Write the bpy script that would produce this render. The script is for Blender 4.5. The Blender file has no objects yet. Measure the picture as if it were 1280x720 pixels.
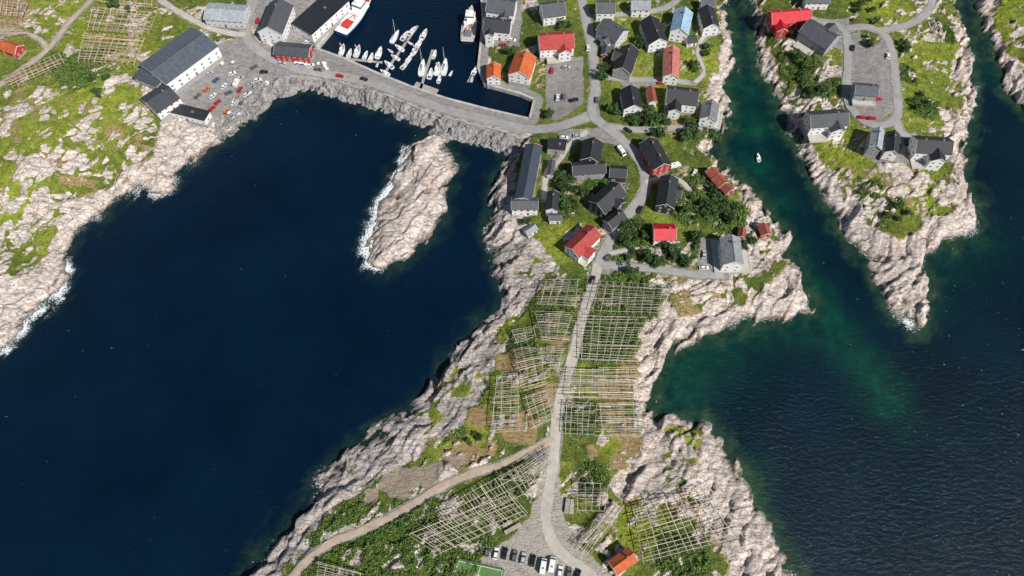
import bpy, math, random
import numpy as np
from mathutils import Vector, Matrix
random.seed(7); rng=np.random.default_rng(7)
R=math.radians
sc=bpy.context.scene; COL=sc.collection
# ---------------------------------------------------------------- survey: photo point -> ground point
F=640/math.tan(R(35)); T=R(27); CH=302.0
cT,sT=math.cos(T),math.sin(T)
def P(px,py,z=0.0):
    u=(px-640)/F; v=(py-360)/F
    t=(CH-z)/(cT+v*sT)
    return u*t, -CH*math.tan(T)+t*(sT-v*cT)
def pts(l,z=0.0):
    return [ (q[1],q[2]) if q[0]=='w' else P(q[0],q[1],z) for q in l]
def scl(py): return (F*cT+(py-360)*sT)/CH
# ---------------------------------------------------------------- noise
TB=rng.random((256,256)).astype(np.float32)
def vn(x,y,s=0):
    x=x+s*17.31; y=y+s*9.77
    xi=np.floor(x).astype(np.int64); yi=np.floor(y).astype(np.int64)
    fx=(x-xi).astype(np.float32); fy=(y-yi).astype(np.float32)
    fx=fx*fx*(3-2*fx); fy=fy*fy*(3-2*fy)
    a=TB[xi&255,yi&255]; b=TB[(xi+1)&255,yi&255]; c=TB[xi&255,(yi+1)&255]; d=TB[(xi+1)&255,(yi+1)&255]
    return a*(1-fx)*(1-fy)+b*fx*(1-fy)+c*(1-fx)*fy+d*fx*fy
def fbm(x,y,size,o=4,s=0):
    t=0; a=1; n=0
    for i in range(o):
        k=2**i/size
        t=t+a*vn(x*k,y*k,s+i*3); n+=a; a*=.5
    return t/n
def worley(x,y,s=0):
    xi=np.floor(x).astype(np.int64); yi=np.floor(y).astype(np.int64)
    d1=np.full(x.shape,9.,np.float32); d2=d1.copy(); h=np.zeros(x.shape,np.float32)
    for ox in (-1,0,1):
        for oy in (-1,0,1):
            cx=xi+ox; cy=yi+oy
            r1=TB[(cx*7+s)&255,(cy*13+cx+s)&255]; r2=TB[(cx*11+cy+s*3)&255,(cy*5+s)&255]; r3=TB[(cx*3+s*5)&255,(cy*17+cx*2)&255]; r4=TB[(cx*19)&255,(cy*23+s*7)&255]; r5=TB[(cx*29+s)&255,(cy*31+cx)&255]
            ax=x-(cx+r1); ay=y-(cy+r2); d=ax*ax+ay*ay
            m=d<d1; d2=np.where(m,d1,np.minimum(d2,d)); d1=np.where(m,d,d1)
            h=np.where(m,r3+ax*(r4-.5)*1.6+ay*(r5-.5)*1.6,h)
    return h.astype(np.float32),(np.sqrt(d2)-np.sqrt(d1)).astype(np.float32)
def ss(a,b,x): 
    t=np.clip((x-a)/(b-a),0,1); return t*t*(3-2*t)
# ---------------------------------------------------------------- coast
MAIN=[('w',-2500,900),('w',-2500,-60),(-200,545),(-60,480),(0,436),(14,428),(30,402),(60,382),(84,345),(80,318),(100,288),(125,268),(150,248),(172,240),(200,238),(214,232),(224,213),(255,190),(280,175),(298,165),(308,148),(325,135),(342,122),(370,112),(400,110),(430,118),(470,130),(510,145),(560,168),(600,178),(640,186),
(628,210),(612,250),(609,290),(613,320),(624,350),(628,375),(618,392),(598,402),(580,430),(555,460),(530,490),(500,520),(465,545),(430,570),(405,598),(385,640),(350,672),(322,703),(308,730),(280,790),('w',-110,-400),('w',130,-400),(1010,790),(988,722),(980,698),(965,668),(945,640),(932,610),(922,580),(906,547),(882,530),(850,528),(822,520),(818,490),(824,462),(835,440),(855,428),(880,415),(915,404),(950,398),(985,395),(1008,388),(1014,376),(1008,356),(998,330),(983,300),(965,270),(945,245),(925,226),(906,210),(892,190),(903,165),(910,130),(905,110),(920,80),(916,40),(903,0),(893,-60),('w',190,330),('w',190,900)]
HARB=[(438,-80),(425,0),(420,35),(396,64),(430,76),(475,96),(515,112),(560,127),(610,140),(662,152),(668,128),(650,120),(606,108),(598,88),(601,60),(604,30),(602,0),(598,-80)]
ISLET=[(540,166),(560,168),(568,200),(560,240),(550,268),(535,298),(510,322),(485,337),(466,333),(461,310),(470,280),(480,250),(490,225),(503,200),(517,182)]
EAST=[(925,-80),(932,0),(948,20),(940,50),(955,90),(975,130),(988,160),(1003,195),(1022,232),(1045,270),(1065,303),(1085,333),(1105,365),(1118,393),(1134,412),(1150,408),(1157,385),(1160,355),(1150,322),(1165,312),(1195,302),(1220,287),(1222,265),(1214,235),(1204,215),(1210,180),(1214,130),(1212,80),(1206,40),(1196,10),(1185,-80),('w',330,600),('w',205,600)]
NEL=[(1215,-80),(1222,0),(1224,25),(1240,60),(1254,90),(1262,118),(1275,135),(1300,150),('w',900,150),('w',900,600),('w',330,500)]
def far(a,b,n): return list(np.geomspace(a,b,n))
ex=far(340,3000,16); eyp=far(238,900,10)
xs=np.array([-e for e in ex[::-1]]+list(np.arange(-330,330.1,.62))+ex)
ys=np.array([-e for e in far(158,3000,16)[::-1]]+list(np.arange(-150,230.1,.62))+eyp+[1800,3000])
NX,NY=len(xs),len(ys)
X,Y=np.meshgrid(xs,ys,indexing='ij')
XF=X.ravel().astype(np.float32); YF=Y.ravel().astype(np.float32)
def segd(poly,closed=True,x=None,y=None):
    x=XF if x is None else x; y=YF if y is None else y
    n=len(poly); best=np.full(x.shape,1e12,np.float32); ins=np.zeros(x.shape,bool)
    for i in range(n if closed else n-1):
        ax,ay=poly[i]; bx,by=poly[(i+1)%n]; dx,dy=bx-ax,by-ay; l=dx*dx+dy*dy+1e-9
        rx=x-np.float32(ax); ry=y-np.float32(ay)
        t=np.clip((rx*np.float32(dx)+ry*np.float32(dy))/np.float32(l),0,1)
        best=np.minimum(best,(rx-t*np.float32(dx))**2+(ry-t*np.float32(dy))**2)
        if closed and ay!=by:
            c=((ay>y)!=(by>y)); ins^= c&(x<(dx*(y-ay)/dy+ax))
    d=np.sqrt(best)
    return np.where(ins,d,-d) if closed else d
hb_poly=pts(HARB)
dh=-segd(hb_poly)                      # >0 on land
disl=segd(pts(ISLET))
dl=np.maximum.reduce([segd(pts(MAIN)),disl,segd(pts(EAST)),segd(pts(NEL))])
def rot(a): 
    c,s=math.cos(R(a)),math.sin(R(a)); return XF*c+YF*s,-XF*s+YF*c
U,Wv=rot(50); wp1=(fbm(XF,YF,22,3,50)-.5)*14; Wd=Wv+wp1
w1,e1=worley((U+wp1*.4)/14,Wd/4.6,3); w2,e2=worley((U+wp1*.4)/6,Wd/2.2,9)
w3,e3=worley((U-Wd*.3)/26,Wd/11,21)
dn=dl+(fbm(XF,YF,13,3,1)-.5)*7+(w1-.5)*3.0+(w2-.5)*1.4
def blobs(l,z=4):
    m=np.zeros(XF.shape,np.float32)
    for q in l:
        x,y=P(q[0],q[1],z); r=q[2]/scl(q[1]); w=q[3] if len(q)>3 else 1
        m=np.maximum(m,w*np.exp(-((XF-x)**2+(YF-y)**2)/(r*r)))
    return m
dp=np.maximum(dn,0)
hbh=4.6*(1-np.exp(-dp/6.0))+.05*np.minimum(dp,70)
hbh+=ss(4,40,dn)*(9*blobs([(60,190,120),(20,60,140)])+3*blobs([(150,120,70)])+3*blobs([(650,440,90),(860,600,60),(1110,150,90)]))
hbh=np.where(dn<0,np.maximum(dn*.45-.15,-7),hbh)
q=2.3+np.maximum(dh-5,0)*.22
hbh=np.where((dh>0)&(dh<60)&(dn>0),np.minimum(hbh,q),hbh)
hbh=np.where(dh<0,-4,hbh).astype(np.float32)
HB=hbh.reshape(NX,NY)
def samp(H,x,y):
    i=int(np.clip(np.searchsorted(xs,x)-1,0,NX-2)); j=int(np.clip(np.searchsorted(ys,y)-1,0,NY-2))
    a=(x-xs[i])/(xs[i+1]-xs[i]); b=(y-ys[j])/(ys[j+1]-ys[j])
    return float(H[i,j]*(1-a)*(1-b)+H[i+1,j]*a*(1-b)+H[i,j+1]*(1-a)*b+H[i+1,j+1]*a*b)
def G(px,py,dz=0.0):
    z=3.0
    for k in range(7):
        x,y=P(px,py,z+dz); z=.5*z+.5*max(samp(HB,x,y),0)
    x,y=P(px,py,z+dz)
    return x,y,z
def gp(l): return [G(*q)[:2] if q[0]!='w' else (q[1],q[2]) for q in l]
# ---------------------------------------------------------------- roads (photo points, width m, material)
ROADS=[
('road',[(318,-40),(316,0),(306,30),(312,52),(335,70),(370,85),(410,93),(455,101),(500,117),(560,138),(610,150),(655,161),(700,158),(735,146)],5.2,'asphalt'),
('road',[(722,-40),(728,0),(734,30),(742,70),(744,110),(740,140),(752,155),(775,172),(793,190),(806,215),(806,240),(790,262),(772,285),(758,310),(748,332)],4.6,'asphalt'),
('gravel_road',[(748,330),(740,360),(727,400),(718,440),(706,480),(697,515),(694,550),(690,590),(684,625),(682,650),(692,680),(712,700),(740,722),(760,750)],4.2,'gravel_road'),
('road',[(750,332),(790,334),(830,338),(870,343),(905,345)],3.2,'asphalt'),
('dirt_track',[(694,548),(665,562),(630,580),(590,592),(545,612),(500,640),(455,662),(415,678),(385,700),(365,722),(350,750)],3.0,'dirt'),
('road',[(1000,22),(1030,28),(1055,38),(1060,70),(1058,110),(1066,138),(1088,155),(1110,155),(1122,142),(1120,110),(1116,70),(1106,44),(1085,34),(1058,36)],4.2,'asphalt'),
('road',[(1100,38),(1130,33),(1152,22),(1163,8),(1170,-20)],3.8,'asphalt'),
('road',[(1120,150),(1125,165),(1135,172)],4.0,'asphalt'),
('dirt_track',[(-20,120),(20,92),(60,62),(85,30),(118,-5),(135,-40)],2.6,'dirt'),
('road',[(742,90),(765,98),(795,100),(830,100),(862,104)],3.0,'asphalt'),
('road',[(738,22),(770,18),(805,16),(840,6),(860,-20)],3.0,'asphalt'),
('road',[(755,157),(800,163),(840,160),(875,160)],2.8,'asphalt'),
('dirt_track',[(200,0),(232,20),(270,38),(306,44)],3.4,'gravel_road'),
('gravel_road',[(735,164),(712,180),(700,200),(684,214),(680,250)],2.4,'gravel_road'),
('gravel_road',[(806,228),(828,222),(850,226),(862,238)],2.2,'gravel_road'),
('dirt_track',[(60,62),(48,48),(20,40),(-20,44)],2.0,'dirt'),
('dirt_track',[(760,318),(790,312),(815,314)],2.0,'gravel_road'),
('dirt_track',[(868,104),(880,90),(872,66),(880,46),(900,40)],2.0,'gravel_road'),
]
def catmull(p,step=1.6):
    out=[]; p=[p[0]]+p+[p[-1]]
    for i in range(1,len(p)-2):
        a,b,c,d=[np.array(q[:2]) for q in p[i-1:i+3]]
        n=max(2,int(np.linalg.norm(c-b)/step))
        for k in range(n):
            t=k/n
            out.append(.5*((2*b)+(c-a)*t+(2*a-5*b+4*c-d)*t*t+(3*b-a-3*c+d)*t**3))
    out.append(np.array(p[-1][:2])); return out
dr=np.full(XF.shape,1e6,np.float32); roadlines=[]
for nm,l,w,m in ROADS:
    c=catmull(gp(l)); roadlines.append((nm,c,w,m))
    s=c[::5]+[c[-1]]
    dr=np.minimum(dr,segd([tuple(k) for k in s],False)-w/2)
# ---------------------------------------------------------------- ground cover masks
n1=fbm(XF,YF,14,4,11); n2=fbm(XF,YF,5,3,21); n3=fbm(XF,YF,30,3,31); n4=fbm(XF,YF,20,4,131)
VEG=[ [('w',-2500,900),(-300,112),(0,118),(60,118),(110,112),(190,98),(255,60),(300,50),(420,-20),('w',-120,900)],
[(612,-60),(905,-60),(905,60),(885,110),(880,185),(905,240),(930,275),(925,302),(895,348),(845,356),(812,385),(795,420),(798,470),(800,545),(790,575),(770,615),(800,650),(850,690),(860,740),(700,800),(330,790),(352,715),(395,662),(440,618),(500,575),(560,555),(590,508),(612,462),(645,405),(675,360),(690,320),(668,300),(648,262),(645,190),(670,160),(605,60)],
[(935,-60),(1190,-60),(1196,40),(1192,120),(1185,200),(1160,218),(1080,212),(1060,225),(1042,205),(1058,160),(1050,70),(985,50),(958,60),(950,30)],
[(1240,-60),(1500,-60),(1500,60),(1285,95),(1262,60),(1240,20)]]
PATCH=[ ([(-150,90),(100,95),(180,100),(200,150),(190,195),(155,228),(100,246),(72,290),(46,340),(-150,380)],.42),
([(960,50),(1050,60),(1055,150),(1010,150),(975,110)],.41),([(985,120),(1060,150),(1060,200),(1090,250),(1060,250),(1020,190)],.48),
([(1050,200),(1190,200),(1205,260),(1160,280),(1125,300),(1085,280)],.425),
([(830,530),(880,535),(870,580),(830,590)],.46),([(790,580),(860,600),(915,700),(900,740),(800,720)],.47),
([(820,350),(920,345),(960,300),(985,330),(940,380),(850,395)],.49),([(1190,-20),(1215,0),(1212,120),(1190,200)],.50),
([(880,180),(905,200),(950,250),(975,300),(930,300)],.47),([(620,330),(690,320),(640,420),(600,480),(540,550),(440,610),(430,585),(540,500)],.58)]
sv=np.full(XF.shape,-1e3,np.float32)
for l in VEG: sv=np.maximum(sv,segd(gp(l)))
V=ss(-1.6,1.6,sv+(n1-.5)*14+(n2-.5)*8)
for l,th in PATCH: V=np.maximum(V,ss(0,3,segd(gp(l))+2)*ss(th-.02,th+.07,n1*.6+n2*.25+(e1<.12)*.10+(1-w3)*.12))
V*=ss(1.5,4,dn+(n2-.5)*4)
outcrop=ss(.60,.65,fbm(XF,YF,9,4,77)*.8+w2*.2)*.95*(1-.75*blobs([(760,150,190),(740,430,90)]))
V*=1-outcrop
APRON=[(680,585),(698,585),(703,640),(716,670),(765,722),(765,760),(590,760),(604,694),(632,678),(664,645)]
GRAV=[[(255,62),(300,45),(345,60),(398,66),(420,80),(410,100),(350,98),(330,120),(300,150),(268,152),(232,128),(205,108),(262,82)],
[(682,72),(728,72),(730,128),(700,150),(682,150)],[(330,-40),(428,-40),(420,36),(398,66),(345,60),(312,30)],
[(604,-60),(655,-60),(650,58),(602,55)],[(1064,40),(1108,46),(1114,90),(1118,135),(1095,156),(1068,138),(1062,70)],
APRON,[(872,296),(902,300),(905,346),(872,346)],
[(1128,168),(1145,165),(1142,205),(1090,205),(1090,198),(1125,196)],
[(742,330),(775,326),(780,338),(750,345)],[(690,165),(760,160),(790,190),(760,178),(712,176)],[(400,70),(560,130),(662,155),(668,165),(560,142),(455,104),(400,95)],
[(1000,25),(1062,22),(1060,66),(1045,60),(1010,60)],[(775,100),(830,98),(832,106),(778,108)],[(686,556),(700,556),(698,585),(686,590),(660,572)]]
sg=np.full(XF.shape,-1e3,np.float32)
for l in GRAV: sg=np.maximum(sg,segd(gp(l)))
gravel=ss(-.8,.8,sg+(n2-.5)*2.4)
greenring=blobs([(1085,52,14),(1098,20,20)])
gravel*=1-ss(.3,.6,greenring)
gravel=np.maximum(gravel,ss(1.2,0,dr+(n2-.5)*1.5))
gravel=np.where(dh<6,np.maximum(gravel,ss(0,1,dh)*ss(6,3,dh)*ss(0,2,dn)),gravel)
apron=ss(-6,0,segd(gp(APRON)))
earth=ss(.42,.66,blobs([(500,600,36),(465,622,16),(540,598,22),(575,582,22,.8)])*.8+ (n2-.5)*.8+(n1-.5)*.6)*(1-gravel)*ss(3,6,dn)
V=np.maximum(V,earth*.9)
brk=ss(9,5,segd(gp([(350,112),(400,107),(455,117),(500,134),(560,158),(610,170),(645,180)]),False))
V*=1-brk
rock=(1-V)*(1-gravel)
bushB=blobs([(430,645,45),(385,690,35),(520,650,36,.9),(480,690,55),(560,690,40,.9),(740,600,26,.9),(870,255,38,.85),(910,275,26,.85),(800,150,24,.85),(750,240,26,.75),(700,260,24,.75),(790,300,26,.9),(820,325,26,.85),(1000,80,28,.85),(1020,110,28,.85),(110,105,50,.6),(650,440,30,.6),(590,700,36,.9),(850,705,36,.8),(1130,100,24,.6),(780,375,56,.9),(740,430,40,.7),(650,600,36,.6),(1180,40,20,.7),(1085,240,24,.6),(980,40,22),(870,165,22,.7),(770,330,22,.8),(1150,140,26,.5),(725,525,30,.7),(570,540,22,.6),(690,390,30,.6)])
bush=ss(.43,.6,bushB*.6+n1*.35+n2*.2)*V*(1-gravel)*(1-earth)
bright=ss(.3,.8,blobs([(45,180,70),(60,20,110,.9),(10,260,80),(1080,190,34),(1055,190,34),(1150,80,60,.9),(575,545,34),(600,530,26),(790,670,30,.8),(880,80,44,.9),(150,60,90,.8),(770,560,40,.8),(700,310,30),(860,260,30,.9),(1098,20,40),(1260,20,50),(850,545,26),(700,140,30),(820,100,50,.8),(100,150,90,.9),(810,655,30,.8),(620,400,50,.7),(1150,240,50,.9),(830,270,34,.8),(760,30,60,.7),(1100,120,90,.7),(690,600,40,.6),(620,480,50,.6),(720,470,80,.5)])*.45+n1*.35+n4*.35)
bright=bright*(1-gravel)+gravel*apron
dry=ss(.51,.66,blobs([(640,460,30),(605,520,28,.9),(590,570,38,.9),(790,470,30),(800,560,34),(790,590,34),(860,365,50),(700,430,24),(30,40,50,.9),(60,160,110,.6),(150,60,60,.6),(690,500,26),(650,540,30),(750,490,34,.7),(770,530,32,.7),(690,380,20,.7),(185,180,50,.7),(80,115,50,.6),(740,570,20,.7),(1030,160,30,.7),(1110,240,60,.6),(1170,100,50,.5),(560,590,26,.7),(860,650,50,.6),(100,230,50,.6)])*.42+n2*.42+n3*.12+n4*.18-.05)*V*(1-gravel)
dry=np.maximum(dry,.7*ss(.0,.5,rock*V*4)*(n1>.5))
bush*=1-.6*dry
pink=np.clip(1.1-.85*blobs([(560,470,110),(440,570,80),(620,250,60),(640,340,60),(350,680,70),(500,520,80)],0)+.4*(n3-.5)+.25*(w3-.5),0.15,1)
pink*=1-brk
# ---------------------------------------------------------------- relief
Wr=Wv+(fbm(XF,YF,18,3,51)-.5)*9
rid=1-np.abs(2*vn(U/14,Wr/2.6,60)-1); rid2=1-np.abs(2*vn(U/4,Wr/1.3,65)-1); big=fbm(XF,YF,16,4,70)
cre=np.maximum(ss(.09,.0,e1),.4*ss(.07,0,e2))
smooth_=blobs([(60,200,190),(150,150,130),(520,250,90)],0)
westsh=blobs([(560,470,110),(440,570,80),(350,680,80),(620,300,70)],0)
rk=((w1-.5)*1.35+(w2-.5)*.6)*(1-.45*smooth_)+(w3-.5)*1.6+rid*(.35+.9*westsh)+rid2*.22+(big-.5)*3.6-.5-cre*.3
amp=ss(-3,5,dn)*rock*ss(0,2.5,dr)*ss(0,4,dh)
H=hbh+rk*amp
bil=np.abs(2*fbm(XF,YF,3.4,2,99)-1)
H=H+bush*(1.3*(1-2.2*bil)+ (n2-.5)*1.2)*ss(0,2,dr)
H=H+V*(1-bush)*(n2-.5)*.8*(1-gravel)*ss(0,3,dr)
H=np.where(gravel>.5,np.minimum(H,hbh),H).astype(np.float32)
HF=H.reshape(NX,NY)
def ground(x,y): return samp(HF,x,y)
# ---------------------------------------------------------------- mesh helpers
def npmesh(name,V_,Fq,mat=None,attrs=None,smooth=False):
    me=bpy.data.meshes.new(name); n=len(V_); k=Fq.shape[1]; m=len(Fq)
    me.vertices.add(n); me.vertices.foreach_set('co',np.asarray(V_,np.float32).ravel())
    me.loops.add(m*k); me.loops.foreach_set('vertex_index',Fq.astype(np.int32).ravel())
    me.polygons.add(m); me.polygons.foreach_set('loop_start',np.arange(0,m*k,k,dtype=np.int32))
    if smooth: me.polygons.foreach_set('use_smooth',np.ones(m,bool))
    me.update(calc_edges=True)
    if mat: me.materials.append(mat)
    for an,arr in (attrs or {}).items():
        a=me.color_attributes.new(an,'FLOAT_COLOR','POINT'); a.data.foreach_set('color',arr.astype(np.float32).ravel())
    return me
def link(name,me,parent=None,loc=(0,0,0),rz=0,scale=None):
    o=bpy.data.objects.new(name,me); COL.objects.link(o)
    o.location=loc; o.rotation_euler=(0,0,rz)
    if scale: o.scale=scale
    if parent: o.parent=parent
    return o
def tag(o,label,cat,group=None,kind=None):
    o['label']=label; o['category']=cat
    if group: o['group']=group
    if kind: o['kind']=kind
    return o
def empty(name,loc,rz=0):
    o=bpy.data.objects.new(name,None); COL.objects.link(o); o.location=loc; o.rotation_euler=(0,0,rz); o.empty_display_size=.5; return o
class MB:
    def __init__(s): s.v=[]; s.f=[]
    def add(s,v,f):
        b=len(s.v); s.v+= [tuple(q) for q in v]; s.f+=[tuple(b+i for i in q) for q in f]; return s
    def box(s,x0,x1,y0,y1,z0,z1):
        return s.add([(x0,y0,z0),(x1,y0,z0),(x1,y1,z0),(x0,y1,z0),(x0,y0,z1),(x1,y0,z1),(x1,y1,z1),(x0,y1,z1)],[(3,2,1,0),(4,5,6,7),(0,1,5,4),(1,2,6,5),(2,3,7,6),(3,0,4,7)])
    def frus(s,x0,x1,y0,y1,z0,z1,ix0,ix1,iy):
        return s.add([(x0,y0,z0),(x1,y0,z0),(x1,y1,z0),(x0,y1,z0),(x0+ix0,y0+iy,z1),(x1-ix1,y0+iy,z1),(x1-ix1,y1-iy,z1),(x0+ix0,y1-iy,z1)],[(3,2,1,0),(4,5,6,7),(0,1,5,4),(1,2,6,5),(2,3,7,6),(3,0,4,7)])
    def bar(s,p,q,w,h=None):
        p=Vector(p);q=Vector(q);d=(q-p)
        if d.length<1e-5: return s
        d.normalize(); h=h or w
        a=d.cross(Vector((0,0,1)))
        if a.length<.05: a=Vector((1,0,0))
        a.normalize(); b=a.cross(d).normalized(); a*=w/2; b*=h/2
        return s.add([p-a-b,p+a-b,p+a+b,p-a+b,q-a-b,q+a-b,q+a+b,q-a+b],[(3,2,1,0),(4,5,6,7),(0,1,5,4),(1,2,6,5),(2,3,7,6),(3,0,4,7)])
    def ext(s,prof,x0,x1):   # profile (y,z) extruded along x
        n=len(prof); v=[(x0,a,b) for a,b in prof]+[(x1,a,b) for a,b in prof]
        return s.add(v,[tuple(range(n))[::-1],tuple(range(n,2*n))]+[(i,(i+1)%n,(i+1)%n+n,i+n) for i in range(n)])
    def cyl(s,c,r,h,n=10,axis='z',r2=None):
        r2=r if r2 is None else r2; v=[]
        for k,(rr,t) in enumerate(((r,0),(r2,h))):
            for i in range(n):
                a=2*math.pi*i/n; p,q_=rr*math.cos(a),rr*math.sin(a)
                v.append((c[0]+p,c[1]+q_,c[2]+t) if axis=='z' else (c[0]+p,c[1]+t,c[2]+q_))
        return s.add(v,[tuple(range(n))[::-1],tuple(range(n,2*n))]+[(i,(i+1)%n,(i+1)%n+n,i+n) for i in range(n)])
    def mesh(s,name,mat):
        me=bpy.data.meshes.new(name); me.from_pydata(s.v,[],s.f); me.update()
        import bmesh
        b=bmesh.new(); b.from_mesh(me); bmesh.ops.recalc_face_normals(b,faces=b.faces); b.to_mesh(me); b.free()
        if mat: me.materials.append(mat)
        return me
    def build(s,name,mat,parent=None,loc=(0,0,0),rz=0): return link(name,s.mesh(name,mat),parent,loc,rz)
# ---------------------------------------------------------------- materials
def newmat(name):
    m=bpy.data.materials.new(name); m.use_nodes=True; nt=m.node_tree; b=nt.nodes['Principled BSDF']; return m,nt,b
def nd(nt,t,**k):
    n=nt.nodes.new(t)
    for a,v in k.items(): setattr(n,a,v)
    return n
def mixc(nt,fac,a,b,mode='MIX'):
    n=nt.nodes.new('ShaderNodeMix'); n.data_type='RGBA'; n.blend_type=mode
    for i,v in ((0,fac),(6,a),(7,b)):
        if isinstance(v,(int,float)): n.inputs[i].default_value=v
        elif isinstance(v,tuple): n.inputs[i].default_value=(*v,1) if len(v)==3 else v
        else: nt.links.new(v,n.inputs[i])
    return n.outputs[2]
def ramp(nt,src,stops):
    r=nt.nodes.new('ShaderNodeValToRGB'); e=r.color_ramp.elements
    while len(e)<len(stops): e.new(.5)
    for k,(p,c) in enumerate(stops):
        e[k].position=p; e[k].color=(*c,1) if isinstance(c,tuple) else (c,c,c,1)
    nt.links.new(src,r.inputs[0]); return r.outputs[0]
def noise(nt,vec,scale,detail=4,rough=.6,dist=0):
    n=nd(nt,'ShaderNodeTexNoise'); n.inputs['Scale'].default_value=scale; n.inputs['Detail'].default_value=detail; n.inputs['Roughness'].default_value=rough; n.inputs['Distortion'].default_value=dist
    nt.links.new(vec,n.inputs['Vector']); return n.outputs[0]
def bumpn(nt,b,h,strength,dist):
    n=nd(nt,'ShaderNodeBump'); n.inputs['Strength'].default_value=strength; n.inputs['Distance'].default_value=dist
    nt.links.new(h,n.inputs['Height']); nt.links.new(n.outputs[0],b.inputs['Normal']); return n
def simple(name,col,rough=.7,var=.25,scale=1.2,metal=0,ribs=None,objvar=0):
    m,nt,b=newmat(name)
    tc=nd(nt,'ShaderNodeTexCoord'); v=tc.outputs['Object']
    n=noise(nt,v,scale,5,.65)
    c=ramp(nt,n,[(.3,tuple(x*(1-var) for x in col)),(.7,tuple(min(1,x*(1+var)) for x in col))])
    if ribs:
        w=nd(nt,'ShaderNodeTexWave',bands_direction=ribs[0]); w.inputs['Scale'].default_value=ribs[1]; w.inputs['Distortion'].default_value=.3
        nt.links.new(v,w.inputs['Vector'])
        c=mixc(nt,ribs[2],c,mixc(nt,1.0,c,w.outputs[0],'MULTIPLY'))
        bumpn(nt,b,w.outputs[0],.5,.08)
    if objvar:
        oi=nd(nt,'ShaderNodeObjectInfo')
        mm=nt.nodes.new('ShaderNodeVectorMath'); mm.operation='MULTIPLY'
        mr=nd(nt,'ShaderNodeMapRange'); mr.inputs[3].default_value=1-objvar; mr.inputs[4].default_value=1+objvar
        nt.links.new(oi.outputs['Random'],mr.inputs[0]); nt.links.new(c,mm.inputs[0]); nt.links.new(mr.outputs[0],mm.inputs[1]); c=mm.outputs[0]
    nt.links.new(c,b.inputs['Base Color']); b.inputs['Roughness'].default_value=rough; b.inputs['Metallic'].default_value=metal
    return m
RM={k:simple('roof_'+k,c,r,.3,.6,0,('X',1.1,.35),.2) for k,c,r in [('black',(.024,.026,.032),.6),('slate',(.075,.082,.095),.6),('blue',(.10,.115,.14),.5),('bluedark',(.055,.075,.11),.5),('orange',(.62,.14,.04),.8),('red',(.44,.055,.045),.7),('crimson',(.66,.012,.025),.5),('pink',(.62,.20,.16),.8),('mid',(.26,.27,.28),.6),('light',(.36,.39,.42),.6),('brown',(.32,.08,.05),.8),('paleblue',(.30,.45,.58),.6)]}
WM={k:simple('wall_'+k,c,.7,.05,.7,0,('Z',2.6,.08)) for k,c in [('white',(.88,.88,.86)),('red',(.48,.035,.022)),('black',(.03,.029,.029)),('grey',(.32,.33,.34)),('lightgrey',(.63,.64,.65))]}
M_frame=simple('window_frame_paint',(.80,.80,.78),.6,.05)
M_glass=simple('window_glass',(.03,.04,.05),.08,.2)
M_found=simple('foundation_concrete',(.34,.33,.32),.9,.2)
M_conc=simple('weathered_concrete',(.42,.40,.375),.9,.3,.3)
M_brick=simple('chimney_brick',(.25,.18,.15),.9,.2)
M_door=simple('door_paint',(.20,.05,.04),.6,.1,objvar=.5)
M_deck=simple('deck_wood',(.58,.55,.49),.8,.15,1.5,0,('Y',3,.3))
M_wood=simple('weathered_pole_wood',(.40,.365,.29),.85,.3,.6,objvar=.35)
M_wood2=simple('pale_pole_wood',(.54,.48,.375),.85,.3,.6,objvar=.35)
M_wood3=simple('brown_pole_wood',(.48,.37,.25),.85,.3,.6,objvar=.3)
M_tyre=simple('tyre_rubber',(.012,.012,.012),.9,.1)
M_rub=simple('pontoon_planks',(.42,.40,.36),.85,.15,1,0,('X',3,.3))
M_bark=simple('bark',(.10,.07,.05),.9,.3,3)
M_boatw=simple('boat_gelcoat_white',(.85,.85,.83),.35,.04,.6)
M_bdeck=simple('boat_deck',(.62,.62,.60),.7,.15,objvar=.3)
M_steel=simple('steel_grey',(.35,.36,.37),.4,.1,1,.6)
M_net=simple('orange_plastic',(.55,.16,.03),.6,.2)
M_redp=simple('red_deck_paint',(.50,.04,.03),.6,.2)
M_blue=simple('boat_blue_paint',(.02,.08,.25),.4,.1)
M_navy=simple('boat_dark_paint',(.02,.03,.04),.4,.1)
M_linepaint=simple('white_line_paint',(.75,.75,.72),.8,.08)
def mapr(nt,src,a,b,c=0,d=1,sm=False):
    mr=nd(nt,'ShaderNodeMapRange'); 
    if sm: mr.interpolation_type='SMOOTHSTEP'
    mr.inputs[1].default_value=a; mr.inputs[2].default_value=b; mr.inputs[3].default_value=c; mr.inputs[4].default_value=d; nt.links.new(src,mr.inputs[0]); return mr.outputs[0]
def mth(nt,op,a,b,c=None):
    n=nd(nt,'ShaderNodeMath',operation=op)
    for i,v in enumerate((a,b,c)):
        if v is None: continue
        if isinstance(v,(int,float)): n.inputs[i].default_value=v
        else: nt.links.new(v,n.inputs[i])
    return n.outputs[0]
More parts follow.
